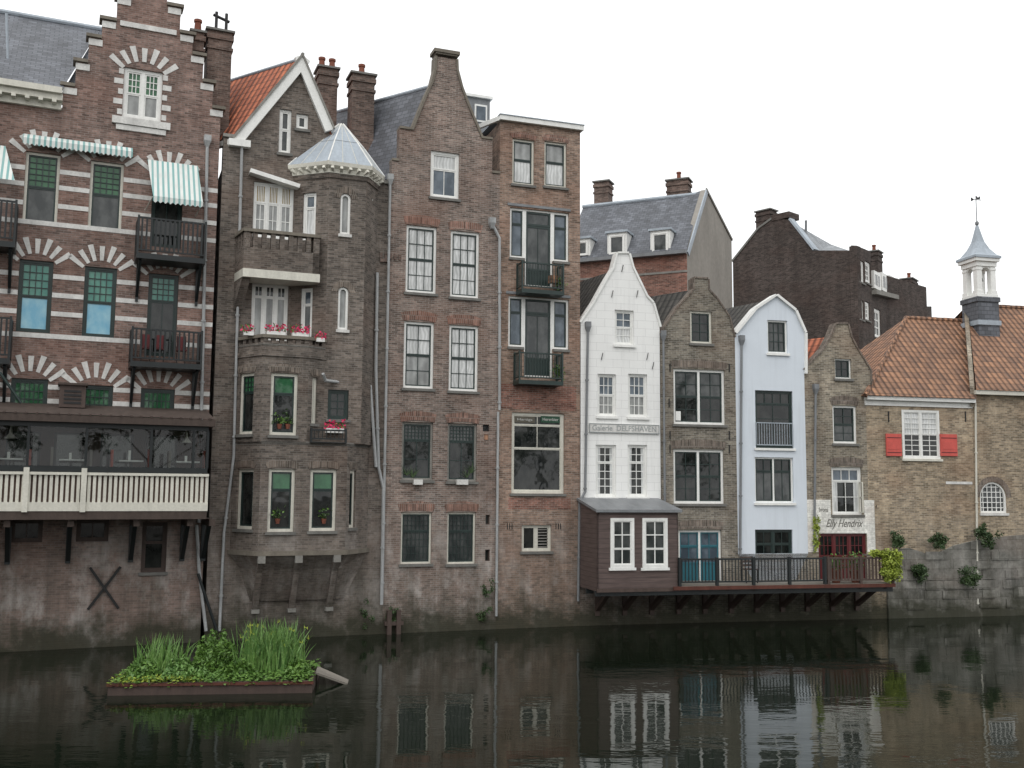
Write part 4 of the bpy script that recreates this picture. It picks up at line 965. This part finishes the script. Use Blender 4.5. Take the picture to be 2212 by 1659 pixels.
P.box('rear_body', 'brick_yellow', -.2, W-.02, -6.5, -.36, 0, zt)
P.pipe([(2107, 872), (2112, 1305)], .08, .04, 'paint_cream')
H9M = H.M; H9W = W
H.finish()

H = House('chapel_house', (H9M @ Vector((H9W, 0, 0))).to_2d(), BL['h10b']); P = H.main; W = H.W
zt = P.pix(2150, 853)[1]
archwin(P, 2117, 1041, 2174, 1108, 'glass_mid', 6, 6)
P.wall('brick_yellow', [(0, 0), (W, 0), (W, zt), (0, zt)], .35)
P.box('fascia', 'paint_cream', .03, W, -.02, .25, zt-.02, zt+.14)
q1 = P.pix(2150, 662, -3.6); sl_ = P.pix(2090, 662, -3.6)[0]
H.poly('roof', 'tiles_rust', [P.pt(.0, .3, zt+.15), P.pt(W, .3, zt+.15), P.pt(W, -3.6, q1[1]), P.pt(sl_, -3.6, q1[1])])
H.poly('roof', 'tiles_rust', [P.pt(.0, -7, zt+.15), P.pt(W, -7, zt+.15), P.pt(W, -3.6, q1[1]), P.pt(sl_, -3.6, q1[1])])
ridgecaps(H, P.pt(sl_, -3.6, q1[1]), P.pt(W, -3.6, q1[1]))
P.box('rear_body', 'brick_yellow', .02, W, -7, -.36, 0, zt)
H.loft('party_wall', 'brick_olive', [[P.pt(-.14, .12, zt-.5), P.pt(.06, .12, zt-.5), P.pt(.06, .12, zt+.3), P.pt(-.14, .12, zt+.3)], [P.pt(sl_-.2, -3.6, zt-.5), P.pt(sl_, -3.6, zt-.5), P.pt(sl_, -3.6, q1[1]+.25), P.pt(sl_-.2, -3.6, q1[1]+.25)]])
H.finish()

# bell turret
o = -2.6
T = House('bell_tower', (H.M @ P.pt(0, 0, 0)).to_2d(), (H.M @ P.pt(1, 0, 0)).to_2d()); P = T.main
cx = P.pix(2115, 600, o)[0]; y = -o; zz = lambda v: P.pix(2115, v, o)[1]; k = (P.pix(2145, 600, o)[0]-cx)*.74
P.box('base', 'slate_blue', cx-k, cx+k, o-k, o+k, zz(790), zz(652)); P.box('base', 'zinc', cx-k*1.1, cx+k*1.1, o-k*1.1, o+k*1.1, zz(706), zz(696))
P.box('base', 'slate_blue', cx-k*1.1, cx+k*1.1, o-k*1.1, o+k*1.1, zz(656), zz(646))
for sx in (-1, 1):
    for sy in (-1, 1):
        a0 = cx+sx*k*.66; b0 = o+sy*k*.66
        P.box('columns', 'paint_white', a0-.24*k, a0+.24*k, b0-.24*k, b0+.24*k, zz(638), zz(580)); P.box('columns', 'paint_white', a0-.30*k, a0+.30*k, b0-.30*k, b0+.30*k, zz(640), zz(632)); P.box('columns', 'paint_white', a0-.28*k, a0+.28*k, b0-.28*k, b0+.28*k, zz(588), zz(584))
P.box('parapet', 'paint_white', cx-k*1.0, cx+k*1.0, o-k*1.0, o+k*1.0, zz(646)+.002, zz(640)-.002)
def archpiece(Pn, c0, w, z0, z1, o0, o1):
    n = 8; arc = [(c0+w*math.cos(pi*i/n), z0+w*math.sin(pi*i/n)) for i in range(n+1)]
    for i in range(n):
        (xa, za), (xb, zb_) = arc[i], arc[i+1]; Pn.prism('arches', 'paint_white', [(xa, za), (xb, zb_), (xb, z1), (xa, z1)], o0, o1)
za = zz(590)-.0; wA = .42*k
for oo in (o+.5*k, o-.86*k): archpiece(P, cx, wA, za-.05, zz(580), oo, oo+.34*k)
PS = Panel(T, (cx, y), (0, 1))
for oo in (.5*k, -.86*k): archpiece(PS, 0, wA, za-.05, zz(580), oo, oo+.34*k)
P.box('entablature', 'paint_white', cx-k*.98, cx+k*.98, o-k*.98, o+k*.98, zz(580)+.001, zz(570)); P.box('entablature', 'paint_white', cx-k*1.15, cx+k*1.15, o-k*1.15, o+k*1.15, zz(570)+.002, zz(563)); P.box('entablature', 'zinc', cx-k*1.25, cx+k*1.25, o-k*1.25, o+k*1.25, zz(563)+.002, zz(558))
z5 = zz(558); h5 = zz(487)-z5
T.turned('spire', 'zinc', cx, y, [(k*1.72, z5+.001), (k*1.4, z5+.06*h5), (k*.9, z5+.25*h5), (k*.52, z5+.48*h5), (k*.32, z5+.72*h5), (.05, z5+h5)], 4, pi/4)
T.turned('finial', 'zinc_dark', cx, y, [(.02, z5+h5-.05), (.08, z5+h5+.05), (.08, z5+h5+.12), (.02, z5+h5+.2), (.016, zz(424))], 8)
zv_ = zz(432); T.tube('weather_vane', 'iron', [(cx-.22, y, zv_), (cx+.25, y, zv_)], .015)
T.poly('weather_vane', 'iron', [(cx-.25, y, zv_-.1), (cx-.08, y, zv_), (cx-.25, y, zv_+.1)]); T.poly('weather_vane', 'iron', [(cx-.02, y, zv_+.02), (cx+.2, y, zv_+.03), (cx+.22, y, zv_+.18), (cx+.1, y, zv_+.1), (cx, y, zv_+.2)])
T.turned('bell', 'paint_green', cx, y, [(.17, zz(608)), (.15, zz(604)), (.10, zz(597)), (.08, zz(591)), (.02, zz(588))], 12); T.tube('bell', 'iron', [(cx, y, zz(589)), (cx, y, zz(579))], .02)
T.finish()

# ================================================================ stone quay wall
K = House('stone_quay_wall', BL['h8b'], BL['h9b']); P = K.main
pp = [P.pix(*q) for q in ((1912, 1190), (1960, 1183), (2012, 1200), (2060, 1178), (2100, 1168), (2150, 1160), (2212, 1155))]
pl = [(pp[0][0], 0), (16, 0), (16, pp[-1][1])]+pp[::-1]
P.prism('masonry', 'stone_blocks', pl, -.1, .10)
for _ in range(60):
    x = random.uniform(pp[0][0]+.2, 7.5); z = .3+.36*random.randint(0, 5); w_ = random.uniform(.35, .75)
    P.box('facing_stones', 'stone_blocks', x, x+w_, .08, .10+random.uniform(.015, .05), z+.02, z+.34)
K.finish()
# ================================================================ deck
Kd = House('wooden_deck', BL['h5b'], BL['h8b']); P = Kd.main; D = 2.0
zd = P.pix(1700, 1263, D)[1]; s0 = P.pix(1467, 1263, D)[0]; sm = P.pix(1787, 1263, D)[0]; s1 = P.pix(1932, 1263, D)[0]; zr = P.pix(1700, 1205, D)[1]
P.box('deck_boards', 'wood_grey', s0, s1, .08, D, zd-.06, zd); P.box('deck_edge', 'wood_rust', s0-.2, s1+.02, D-.02, D+.04, zd-.13, zd-.01); P.box('deck_joists', 'paint_black', s0-2.9, s1, D-.25, D-.1, zd-.3, zd-.132)
P.box('deck_joists', 'paint_black', s0-2.9, s1, .8, .95, zd-.3, zd-.132)
def railing(a, b, mat, gap, part, w=.03):
    P.box(part, mat, a, b, D-.06, D+.0, zr-.06, zr); P.box(part, mat, a, b, D-.05, D-.01, zd+.1, zd+.15)
    n = int((b-a)/gap)
    for i in range(n+1):
        x = a+(b-a)*i/n; P.box(part, mat, x-w/2, x+w/2, D-.04, D-.02, zd+.15, zr-.06)
    n = int((b-a)/1.5)+1
    for i in range(n+1):
        x = a+.04+(b-a-.08)*i/n; P.box(part, mat, x-.045, x+.045, D-.09, D+.012, zd-.1, zr+.03)
railing(s0, sm-.02, 'paint_black', .12, 'deck_railing'); railing(sm+.03, s1, 'wood_brown', .13, 'wooden_railing', .07)
P.box('wooden_railing', 'wood_grey', s1-.05, s1, .1, D-.1, zr-.06, zr)
for i in range(11):
    x = s1-.3-i*1.0
    if x < s0-2.7: break
    Kd.beam('struts', 'wood_brown', P.pt(x, .05, zd-.95), P.pt(x, 1.35, zd-.22), .15); P.box('struts', 'wood_brown', x-.07, x+.07, .01, D-.1, zd-.2, zd-.062); P.box('struts', 'wood_brown', x-.08, x+.08, .005, .13, zd-1.15, zd-.2)
Kd.finish()
Ft = House('garden_chair', BL['h5b'], BL['h8b']); P = Ft.main; x = P.pix(1612, 1240, 1.3)[0]
for dx in (0, .42):
    for o in (.9, 1.3): P.box('leg', 'iron', x+dx-.015, x+dx+.015, o-.015, o+.015, zd, zd+.45)
P.box('seat', 'wood_brown', x-.02, x+.44, .88, 1.32, zd+.45, zd+.49)
for dx in (0, .42): P.box('backrest', 'iron', x+dx-.015, x+dx+.015, .885, .915, zd+.49, zd+.9)
for k in range(3): P.box('backrest', 'wood_brown', x-.02, x+.44, .915, .93, zd+.55+k*.13, zd+.63+k*.13)
Ft.finish()
for uu, sc_ in ((1808, .8), (1850, .9)):
    Fp = House('potted_plant', BL['h5b'], BL['h8b']); P = Fp.main; x = P.pix(uu, 1200, 1.7)[0]; cc = P.pt(x, 1.6, 0)
    Fp.turned('pot', 'terracotta', cc.x, cc.y, [(.13, zd), (.2, zd+.38), (.22, zd+.4), (.22, zd+.45)], 12)
    for i in range(260): leafquad(Fp, 'leaves', 'leaf_green' if i % 3 else 'leaf_dark', P.pt(x+random.gauss(0, .17*sc_), 1.6+random.gauss(0, .13), zd+.5+.25*sc_+random.gauss(0, .15*sc_)), .05)
    Fp.finish()

# ================================================================ background: slate-roofed house
a = atdepth(1215, 560, 49); b = atdepth(1484, 560, 46.5)
H = House('slate_roof_house', a.to_2d(), b.to_2d()); P = H.main; W = H.W
ze = P.pix(1400, 556)[1]
P.wall('brick_red', [(0, 0), (W, 0), (W, ze), (0, ze)], .3)
P.box('stone_band', 'stone_grey', 0, W, 0, .03, P.pix(1400, 592)[1]-.05, P.pix(1400, 592)[1]+.05); P.box('gutter', 'zinc_dark', 0, W, 0, .3, ze, ze+.16)
pr = P.pix(1510, 415, -2.6)[1]
H.poly('roof', 'slate_blue', [P.pt(0, .1, ze+.15), P.pt(W, .1, ze+.15), P.pt(W+.05, -3.0, pr), P.pt(0, -3.0, pr)])
c_ = atdepth(1581, 560, 53)
cl = (H.Mi @ Vector((c_.x, c_.y, 0))).to_2d(); Q = Panel(H, (W, 0), cl-Vector((W, 0)), cl)
pf = [Q.pix(*q) for q in ((1484, 553), (1524, 410), (1580, 520))]
Q.wall('render_grey', [(0, 0), (Q.L, 0), (Q.L, pf[2][1]), pf[1], (0, ze+.1)], .25, part='rendered_end_wall')
Q.strip('verge', 'zinc', (0-.02, ze+.1), pf[1], .25, 0, .06, -1); Q.strip('verge', 'stone_grey', pf[1], (Q.L, pf[2][1]), .12, 0, .06, 1)
ap = Q.pt(pf[1][0], -.1, pf[1][1])
H.poly('roof', 'slate_blue', [Vector((W-.1, -.1, ze+.15)), Q.pt(.1, -.1, ze+.15), ap, P.pt(W-1, -3.0, pr)])
H.poly('roof', 'slate_blue', [P.pt(0, -3.0, pr), P.pt(W-1, -3.0, pr), ap, P.pt(0, -8, pr)])
H.tube('lead_ridge', 'zinc', [P.pt(0, -3.0, pr+.03), P.pt(W-.2, -3.0, pr+.03)], .1)
for (u0, v0, u1, v1) in ((1312, 503, 1354, 553), (1405, 498, 1448, 552), (1245, 516, 1275, 556)):
    a, b, z0, z1 = P.rect(u0, v0, u1, v1, -.1)
    P.box('dormer', 'paint_white', a, b, -2.5, -.1, z0, z1); P.box('dormer', 'zinc', a-.08, b+.08, -2.6, .02, z1, z1+.1)
    Q2 = Panel(H, P.pt(a, -.1, 0).to_2d(), (1, 0)); Q2.window(0, 0, 0, 0, ((0, 1, 1, 1, 'glass_mid'),), r=(.1, b-a-.1, z0+.08, z1-.12), nohole=True, sill=None, fw=.06)
P.chimney(1281, 392, 1315, 440, -3.2, .8, mat='brick_chimney', pots=0); P.chimney(1438, 388, 1487, 430, -3.4, .8, pots=1)
P.box('rear_body', 'render_grey', .3, W-.4, -7, -.4, 0, ze-.3)
H.finish()

# ================================================================ background: large dark brick building
a = atdepth(1583, 600, 60); b = atdepth(1852, 600, 54)
H = House('dark_brick_building', a.to_2d(), b.to_2d()); P = H.main; W = H.W
px = [P.pix(*q) for q in ((1583, 566), (1640, 494), (1668, 474), (1704, 474), (1757, 541), (1838, 541), (1838, 530), (1852, 530))]
P.wall('brick_dark', [(0, 0), (W, 0), (W, px[-1][1])]+px[::-1][1:], .4)
P.chimney(1631, 455, 1664, 540, -.1, .8, mat='brick_dark', pots=0)
P.box('chimney', 'brick_dark', px[2][0], px[3][0]+.05, -1, .05, px[2][1]-.1, px[2][1]+.25)
c_ = atdepth(2010, 600, 66); cl = (H.Mi @ Vector((c_.x, c_.y, 0))).to_2d(); Q = Panel(H, (W, 0), cl-Vector((W, 0)), cl)
qd3 = Vector((Q.d.x, Q.d.y, 0))
A_ = P.pt(px[3][0], -.3, px[3][1]-.1); B_ = P.pt(px[4][0], -.3, px[4][1]-.1); C_ = P.pt(W-.3, -.4, px[4][1]-.3)
H.poly('roof', 'slate_light', [A_, B_, C_, C_+qd3*2, A_+qd3*6.5])
H.poly('roof', 'slate_light', [A_, A_+qd3*6.5, P.pt(px[0][0]+2, -9, px[0][1]), P.pt(px[1][0], -.5, px[1][1]-.5)])
for A_, B_ in zip(px[:3], px[1:3]): P.strip('coping', 'stone_sill', A_, B_, .12, -.4, .06, 1)
P.strip('coping', 'zinc', px[3], px[4], .12, -.4, .06, 1)
for q in ((1855, 563, 1867, 610), (1869, 566, 1881, 612), (1856, 648, 1866, 690), (1869, 652, 1879, 692), (1889, 668, 1903, 730), (1915, 676, 1929, 735), (1942, 690, 1952, 735), (1962, 700, 1970, 738)):
    Q.window(*q, ((0, 1, 2, 3, 'glass_mid'),), fw=.14, sw=.07, bar=.06)
qq = [Q.pix(*k_) for k_ in ((1852, 530), (1880, 543), (1883, 636), (1990, 662), (2009, 660))]
Q.wall('brick_dark', [(0, 0), (Q.L, 0), (Q.L, qq[4][1]), qq[3], (qq[2][0], qq[2][1]), (qq[2][0], qq[1][1]), (0, px[-1][1])], .4)
Q.strip('cornice', 'stone_grey', (qq[2][0], qq[2][1]), qq[3], .25, -.2, .3, 1)
mq = [Q.pix(*k_) for k_ in ((1884, 556), (1905, 562), (1955, 600), (1985, 655))]
H.poly('mansard', 'slate_blue', [Q.pt(qq[2][0], -.3, qq[2][1]), Q.pt(qq[3][0], -.3, qq[3][1]), Q.pt(mq[2][0], -1.2, mq[2][1]), Q.pt(mq[1][0], -1.5, mq[1][1]), Q.pt(mq[0][0], -1.2, mq[0][1])])
for i, (u0, v0, u1, v1) in enumerate(((1888, 588, 1902, 625), (1905, 592, 1919, 630), (1922, 598, 1935, 636), (1938, 605, 1951, 641))):
    a, b, z0, z1 = Q.rect(u0, v0, u1, v1); Q.box('dormer', 'paint_white', a, b, -1.5, .02, z0, z1); Q.box('dormer', 'glass_mid', a+.22, b-.22, .02, .03, z0+.2, z1-.2); Q.box('dormer', 'paint_white', (a+b)/2-.05, (a+b)/2+.05, .03, .04, z0+.2, z1-.2)
Q.chimney(1898, 545, 1908, 600, -1.6, .8, mat='brick_dark', pots=1); Q.chimney(1972, 605, 1984, 660, -1.0, .8, mat='brick_dark', pots=1)
P.box('rear_body', 'brick_dark', .5, W-1, -10, -.5, 0, px[-2][1]-.8)
H.tube('roof_antenna', 'zinc_dark', [P.P3(1741, 477, -2), P.P3(1741, 520, -2)], .07)
H.finish()

# ================================================================ foliage
def leafmesh(name, mat, clumps, leaf=.07, per=60):
    V = []; Fc = []
    for (c_, r_) in clumps:
        for _ in range(per):
            d_ = Vector([random.gauss(0, 1) for _ in range(3)]).normalized()*random.uniform(.2, 1.25)**.7
            p_ = Vector((c_[0]+d_.x*r_[0], c_[1]+d_.y*r_[1], c_[2]+d_.z*r_[2])); l_ = leaf*random.uniform(.6, 1.4)
            a_ = Vector([random.uniform(-1, 1) for _ in range(3)]).normalized()*l_; b_ = a_.cross(Vector([random.uniform(-1, 1) for _ in range(3)])).normalized()*l_*.45
            o_ = len(V); V += [p_-a_, p_+b_, p_+a_, p_-b_]; Fc.append((o_, o_+1, o_+2, o_+3))
    me = bpy.data.meshes.new(name); me.from_pydata(V, [], Fc); me.materials.append(MATS[mat]); ob = bpy.data.objects.new(name, me); SC.collection.objects.link(ob); return ob
def onwall(Pn, u, v, off): s_, z_ = Pn.pix(u, v, off); return Pn.H.M @ Pn.pt(s_, off, z_)
for (u, v, w, h, m_) in ((2028, 1172, .34, .44, 'leaf_dark'), (2125, 1158, .58, .5, 'leaf_dark'), (1988, 1235, .28, .34, 'leaf_dark'), (2092, 1245, .38, .40, 'leaf_dark'), (1935, 1168, .16, .26, 'leaf_dark')):
    c_ = onwall(K.main, u, v, .3); cl = []
    for _ in range(24):
        r_ = random.uniform(.08, .2)
        cl.append(((c_.x+random.gauss(0, w*.42), c_.y+random.uniform(-.25, .1), c_.z+random.gauss(0, h*.4)), (r_, r_*.8, r_*.9)))
    leafmesh('shrub', m_, cl, .05, 44)
cl = []
for _ in range(46):
    c_ = onwall(Kd.main, random.uniform(1908, 1942), random.uniform(1192, 1256), random.uniform(1.9, 2.15)); cl.append((tuple(c_), (.13, .12, .13)))
for _ in range(12):
    c_ = onwall(Kd.main, random.uniform(1880, 1912), random.uniform(1192, 1202), 2.0); cl.append((tuple(c_), (.13, .12, .09)))
leafmesh('climbing_vine', 'leaf_yellow', cl, .055, 55)
cl = [(tuple(onwall(Kd.main, random.uniform(1758, 1770), random.uniform(1110, 1200), .12)), (.07, .06, .12)) for _ in range(22)]
leafmesh('climbing_vine', 'leaf_yellow', cl, .045, 26)
HH = bpy.data.objects['neck_gable_house']; Mi_ = HH.matrix_world.inverted()
for (u, v) in ((1050, 1275), (1048, 1325), (790, 1330), (850, 1330)):
    d_ = ray(u, v); o_ = Mi_ @ EYE; dd = Mi_.to_3x3() @ d_; t_ = (-.1-o_.y)/dd.y; c_ = HH.matrix_world @ (o_+dd*t_)
    leafmesh('wall_weed', 'leaf_dark', [((c_.x+random.gauss(0, .12), c_.y, c_.z+random.gauss(0, .15)), (.09, .06, .1)) for _ in range(8)], .04, 28)

# trees along the near bank, behind the standpoint (they show in the window reflections)
def make_tree(x, y, hgt, seed):
    rnd = random.Random(seed); Tn = House('quay_tree', (x, y), (x+1, y+.3), 1.4)
    Tn.turned('trunk', 'bark', 0, 0, [(.34, 0), (.26, hgt*.2), (.2, hgt*.42), (.08, hgt*.75)], 10)
    tips = []
    for i in range(9):
        a_ = i*2.4+rnd.random(); z_ = hgt*(.3+.05*i); l_ = hgt*rnd.uniform(.22, .34); q_ = Vector((math.cos(a_)*l_, math.sin(a_)*l_, z_+l_*.7))
        Tn.loft('limbs', 'bark', [[(.09*math.cos(t), .09*math.sin(t), z_+.05*math.sin(t)) for t in (0, 1.57, 3.14, 4.71)], [(q_.x+.03*math.cos(t), q_.y+.03*math.sin(t), q_.z) for t in (0, 1.57, 3.14, 4.71)]]); tips.append(q_)
    tips += [Vector((0, 0, hgt*.85)), Vector((.6, .3, hgt*.7))]
    for q_ in tips:
        for j in range(5):
            cc = q_+Vector([rnd.gauss(0, hgt*.07) for _ in range(3)]); rr = rnd.uniform(.5, 1.1)
            for _ in range(60):
                d_ = Vector([rnd.gauss(0, 1) for _ in range(3)]).normalized()*rr*rnd.random()**.4; p_ = cc+d_
                a_ = Vector([rnd.uniform(-1, 1) for _ in range(3)]).normalized()*.2; b_ = a_.cross(Vector([rnd.uniform(-1, 1) for _ in range(3)])).normalized()*.11
                Tn.poly('crown', 'leaf_dark', [p_-a_, p_+b_, p_+a_, p_-b_])
    Tn.finish()
for i, (x, y, hg) in enumerate(((-22, -9, 12), (-10, -12, 13.5), (1, -14, 12.5), (12, -12, 14), (24, -11, 12), (37, -8, 13))): make_tree(x, y, hg, 40+i)

# floating planted raft
a = ground(232, 1503); b = ground(674, 1497)
R_ = House('floating_planter', a.to_2d(), b.to_2d()); P = R_.main; W = R_.W; dp = 2.4
for q in ((0, W, -.08, 0), (0, W, -dp, -dp+.08)): P.box('timber_edge', 'wood_brown', *q, -.05, .27)
for q in ((0, .08), (W-.08, W)): P.box('timber_edge', 'wood_brown', *q, -dp+.08, -.08, -.05, .27)
P.box('timber_edge', 'wood_rust', -.03, W+.03, -.0, .035, .2, .26)
P.box('soil', 'soil', .08, W-.08, -dp+.08, -.08, 0, .2)
def add_leaves(part, mat, n, box_, leaf, up=.3):
    for _ in range(n):
        x = random.uniform(box_[0], box_[1]); o_ = random.uniform(box_[2], box_[3]); z = random.uniform(box_[4], box_[5])
        l_ = leaf*random.uniform(.6, 1.3); c_ = P.pt(x, o_, z)
        a_ = Vector((random.uniform(-1, 1), random.uniform(-1, 1), random.uniform(-up, up))).normalized()*l_; b_ = Vector((-a_.y, a_.x, random.uniform(-.5, .5)*l_)).normalized()*l_*.55
        R_.poly(part, mat, [c_-a_, c_+b_, c_+a_, c_-b_])
add_leaves('ground_cover', 'leaf_green', 5200, (.0, W, -dp, .05, .18, .38), .055)
add_leaves('ground_cover', 'leaf_yellow', 1000, (.0, W*.45, -.7, .05, .22, .36), .04)
def mound(cx_, oy, rx, ry, h_, n, leaf, mat):
    for _ in range(n):
        t1 = random.uniform(0, 2*pi); rr = random.random()**.5; ph = random.uniform(.55, 1.02)
        x = cx_+rx*rr*math.cos(t1); o_ = oy+ry*rr*math.sin(t1)
        z = .2+h_*math.sqrt(max(0, 1-rr*rr))*ph*(.82+.2*math.sin(x*9+1)*math.cos(o_*8)+.12*math.sin(x*23))*random.uniform(.8, 1.1)
        c_ = P.pt(x, o_, z); l_ = leaf*random.uniform(.6, 1.4)
        a_ = Vector([random.uniform(-1, 1) for _ in range(3)]).normalized()*l_; b_ = a_.cross(Vector([random.uniform(-1, 1) for _ in range(3)])).normalized()*l_*.5
        R_.poly('bushes', mat, [c_-a_, c_+b_, c_+a_, c_-b_])
mound(W*.47, -1.3, .55, .55, 1.1, 2800, .045, 'leaf_green'); mound(W*.3, -1.0, .5, .5, .55, 1400, .055, 'leaf_reed'); mound(W*.6, -.8, .5, .4, .45, 1200, .06, 'leaf_green')
mound(W*.12, -.9, .4, .6, .5, 900, .07, 'leaf_green'); mound(W*.9, -1.0, .35, .6, .4, 800, .07, 'leaf_green'); mound(W*.38, -.5, .8, .3, .3, 900, .05, 'leaf_reed')
def reeds(n, x0, x1, o0, o1, h0, h1, mat='leaf_reed'):
    for _ in range(n):
        x = random.triangular(x0, x1); o_ = random.uniform(o0, o1); hh = random.uniform(h0, h1); w = random.uniform(.012, .026); ln = random.gauss(0, .2); lo_ = random.gauss(0, .16)
        an = random.uniform(-.6, .6); dx = math.cos(an)*w; dy = math.sin(an)*w
        V = []
        for k_ in range(5):
            t_ = k_/4; cx_ = x+ln*t_*t_*hh; co = o_+lo_*t_*t_*hh; z = .15+hh*t_*(1-.12*t_*abs(ln)*3); ww = (1-t_**2)*1.0+.02
            p_ = P.pt(cx_, co, z); V += [p_+Vector((dx*ww, dy*ww, 0)), p_-Vector((dx*ww, dy*ww, 0))]
        R_.add('reeds', mat, V, [(2*k_, 2*k_+1, 2*k_+3, 2*k_+2) for k_ in range(4)])
reeds(460, W*.57, W*.93, -2.1, -.9, .7, 1.4); reeds(210, W*.04, W*.32, -2.0, -.8, .5, 1.1); reeds(60, W*.35, W*.6, -2.2, -1.2, .5, .9)
for _ in range(22):
    c_ = P.pt(random.uniform(W*.6, W*.95), random.uniform(-1.8, -.9), random.uniform(.9, 1.4))
    for k_ in range(4):
        a_ = Vector([random.uniform(-1, 1) for _ in range(3)])*.05; R_.poly('iris_flowers', 'leaf_yellow', [c_, c_+a_, c_+a_+Vector((0, 0, .06))])
v4 = [P.pt(W+.0, -.9, .26), P.pt(W+.75, -1.0, -.03), P.pt(W+.75, -1.5, -.03), P.pt(W+.0, -1.5, .30)]
R_.loft('gangplank', 'wood_grey', [v4, [p_+Vector((0, 0, .05)) for p_ in v4]])
R_.finish()

M_ = House('mooring_post', BL['h2b'], BL['h3b']); P = M_.main
for u in (838, 858):
    x = P.pix(u, 1345)[0]; P.box('post', 'wood_brown', x-.07, x+.07, .05, .22, 0, .75)
P.box('crossbar', 'wood_brown', P.pix(835, 1345)[0]-.1, P.pix(862, 1345)[0]+.1, .04, .2, .28, .4)
M_.finish()

# ================================================================ water & land
def sheet(name, mat, pts, z):
    me = bpy.data.meshes.new(name); me.from_pydata([(x, y, z) for x, y in pts], [], [tuple(range(len(pts)))]); uv = me.uv_layers.new(name='UVMap')
    for l in me.loops: uv.data[l.index].uv = me.vertices[l.vertex_index].co.to_2d()
    me.materials.append(MATS[mat]); o = bpy.data.objects.new(name, me); SC.collection.objects.link(o)
sheet('canal_water', 'water', [(-600, -600), (600, -600), (600, 600), (-600, 600)], 0)
back = [(-60, 9.5)]+[(x, y+.6) for x, y in BL.values()]+[(80, 55)]
sheet('ground', 'ground_paving', back+[(900, 300), (900, 900), (-900, 900), (-900, 9.5)], 1.2)
Kn = House('near_quay', (-60, -2), (60, -2)); Kn.main.box('paving', 'ground_paving', -200, 320, .4, 300, -.2, 1.4); Kn.main.box('kerb', 'stone_blocks', -200, 320, 0, .398, -.2, 1.5); Kn.finish()

# ================================================================ light
w = bpy.data.worlds.new('World'); SC.world = w; w.use_nodes = True; nt = w.node_tree; nt.nodes.clear()
out = nt.nodes.new('ShaderNodeOutputWorld'); bg = nt.nodes.new('ShaderNodeBackground')
EL, AZ = math.radians(55), math.radians(200)
sky = nt.nodes.new('ShaderNodeTexSky'); sky.sky_type = 'NISHITA'; sky.sun_disc = False; sky.sun_elevation = EL; sky.sun_rotation = AZ; sky.dust_density = 5; sky.air_density = 1.5
tc = N(nt, 'ShaderNodeTexCoord').outputs['Generated']
cl = mr(nt, noise(nt, vscale(nt, tc, (1, 1, 2.2)), 1.6, 5, .5), .3, .7, 12.6, 14.0)
cloud = N(nt, 'ShaderNodeCombineColor', None, i0=mth(nt, 'MULTIPLY', cl, .985), i1=mth(nt, 'MULTIPLY', cl, .995), i2=cl).outputs[0]
nt.links.new(mixc(nt, .94, sky.outputs[0], cloud), bg.inputs[0]); bg.inputs[1].default_value = .1
nt.links.new(bg.outputs[0], out.inputs[0])
sun = bpy.data.lights.new('sun', 'SUN'); sun.energy = 1.15; sun.angle = math.radians(50); sun.color = (1, .985, .965)
so = bpy.data.objects.new('sun', sun); SC.collection.objects.link(so)
dirv = Vector((math.sin(AZ)*math.cos(EL), math.cos(AZ)*math.cos(EL), math.sin(EL)))
so.rotation_euler = dirv.to_track_quat('Z', 'Y').to_euler()
cam = bpy.data.cameras.new('camera'); cam.lens = 36*F/2212; cam.sensor_width = 36; cam.clip_end = 3000
co = bpy.data.objects.new('camera', cam); SC.collection.objects.link(co); co.matrix_world = Matrix.Translation(EYE) @ RC.to_4x4(); SC.camera = co
SC.view_settings.view_transform = 'Standard'; SC.view_settings.look = 'None'; SC.view_settings.exposure = 0
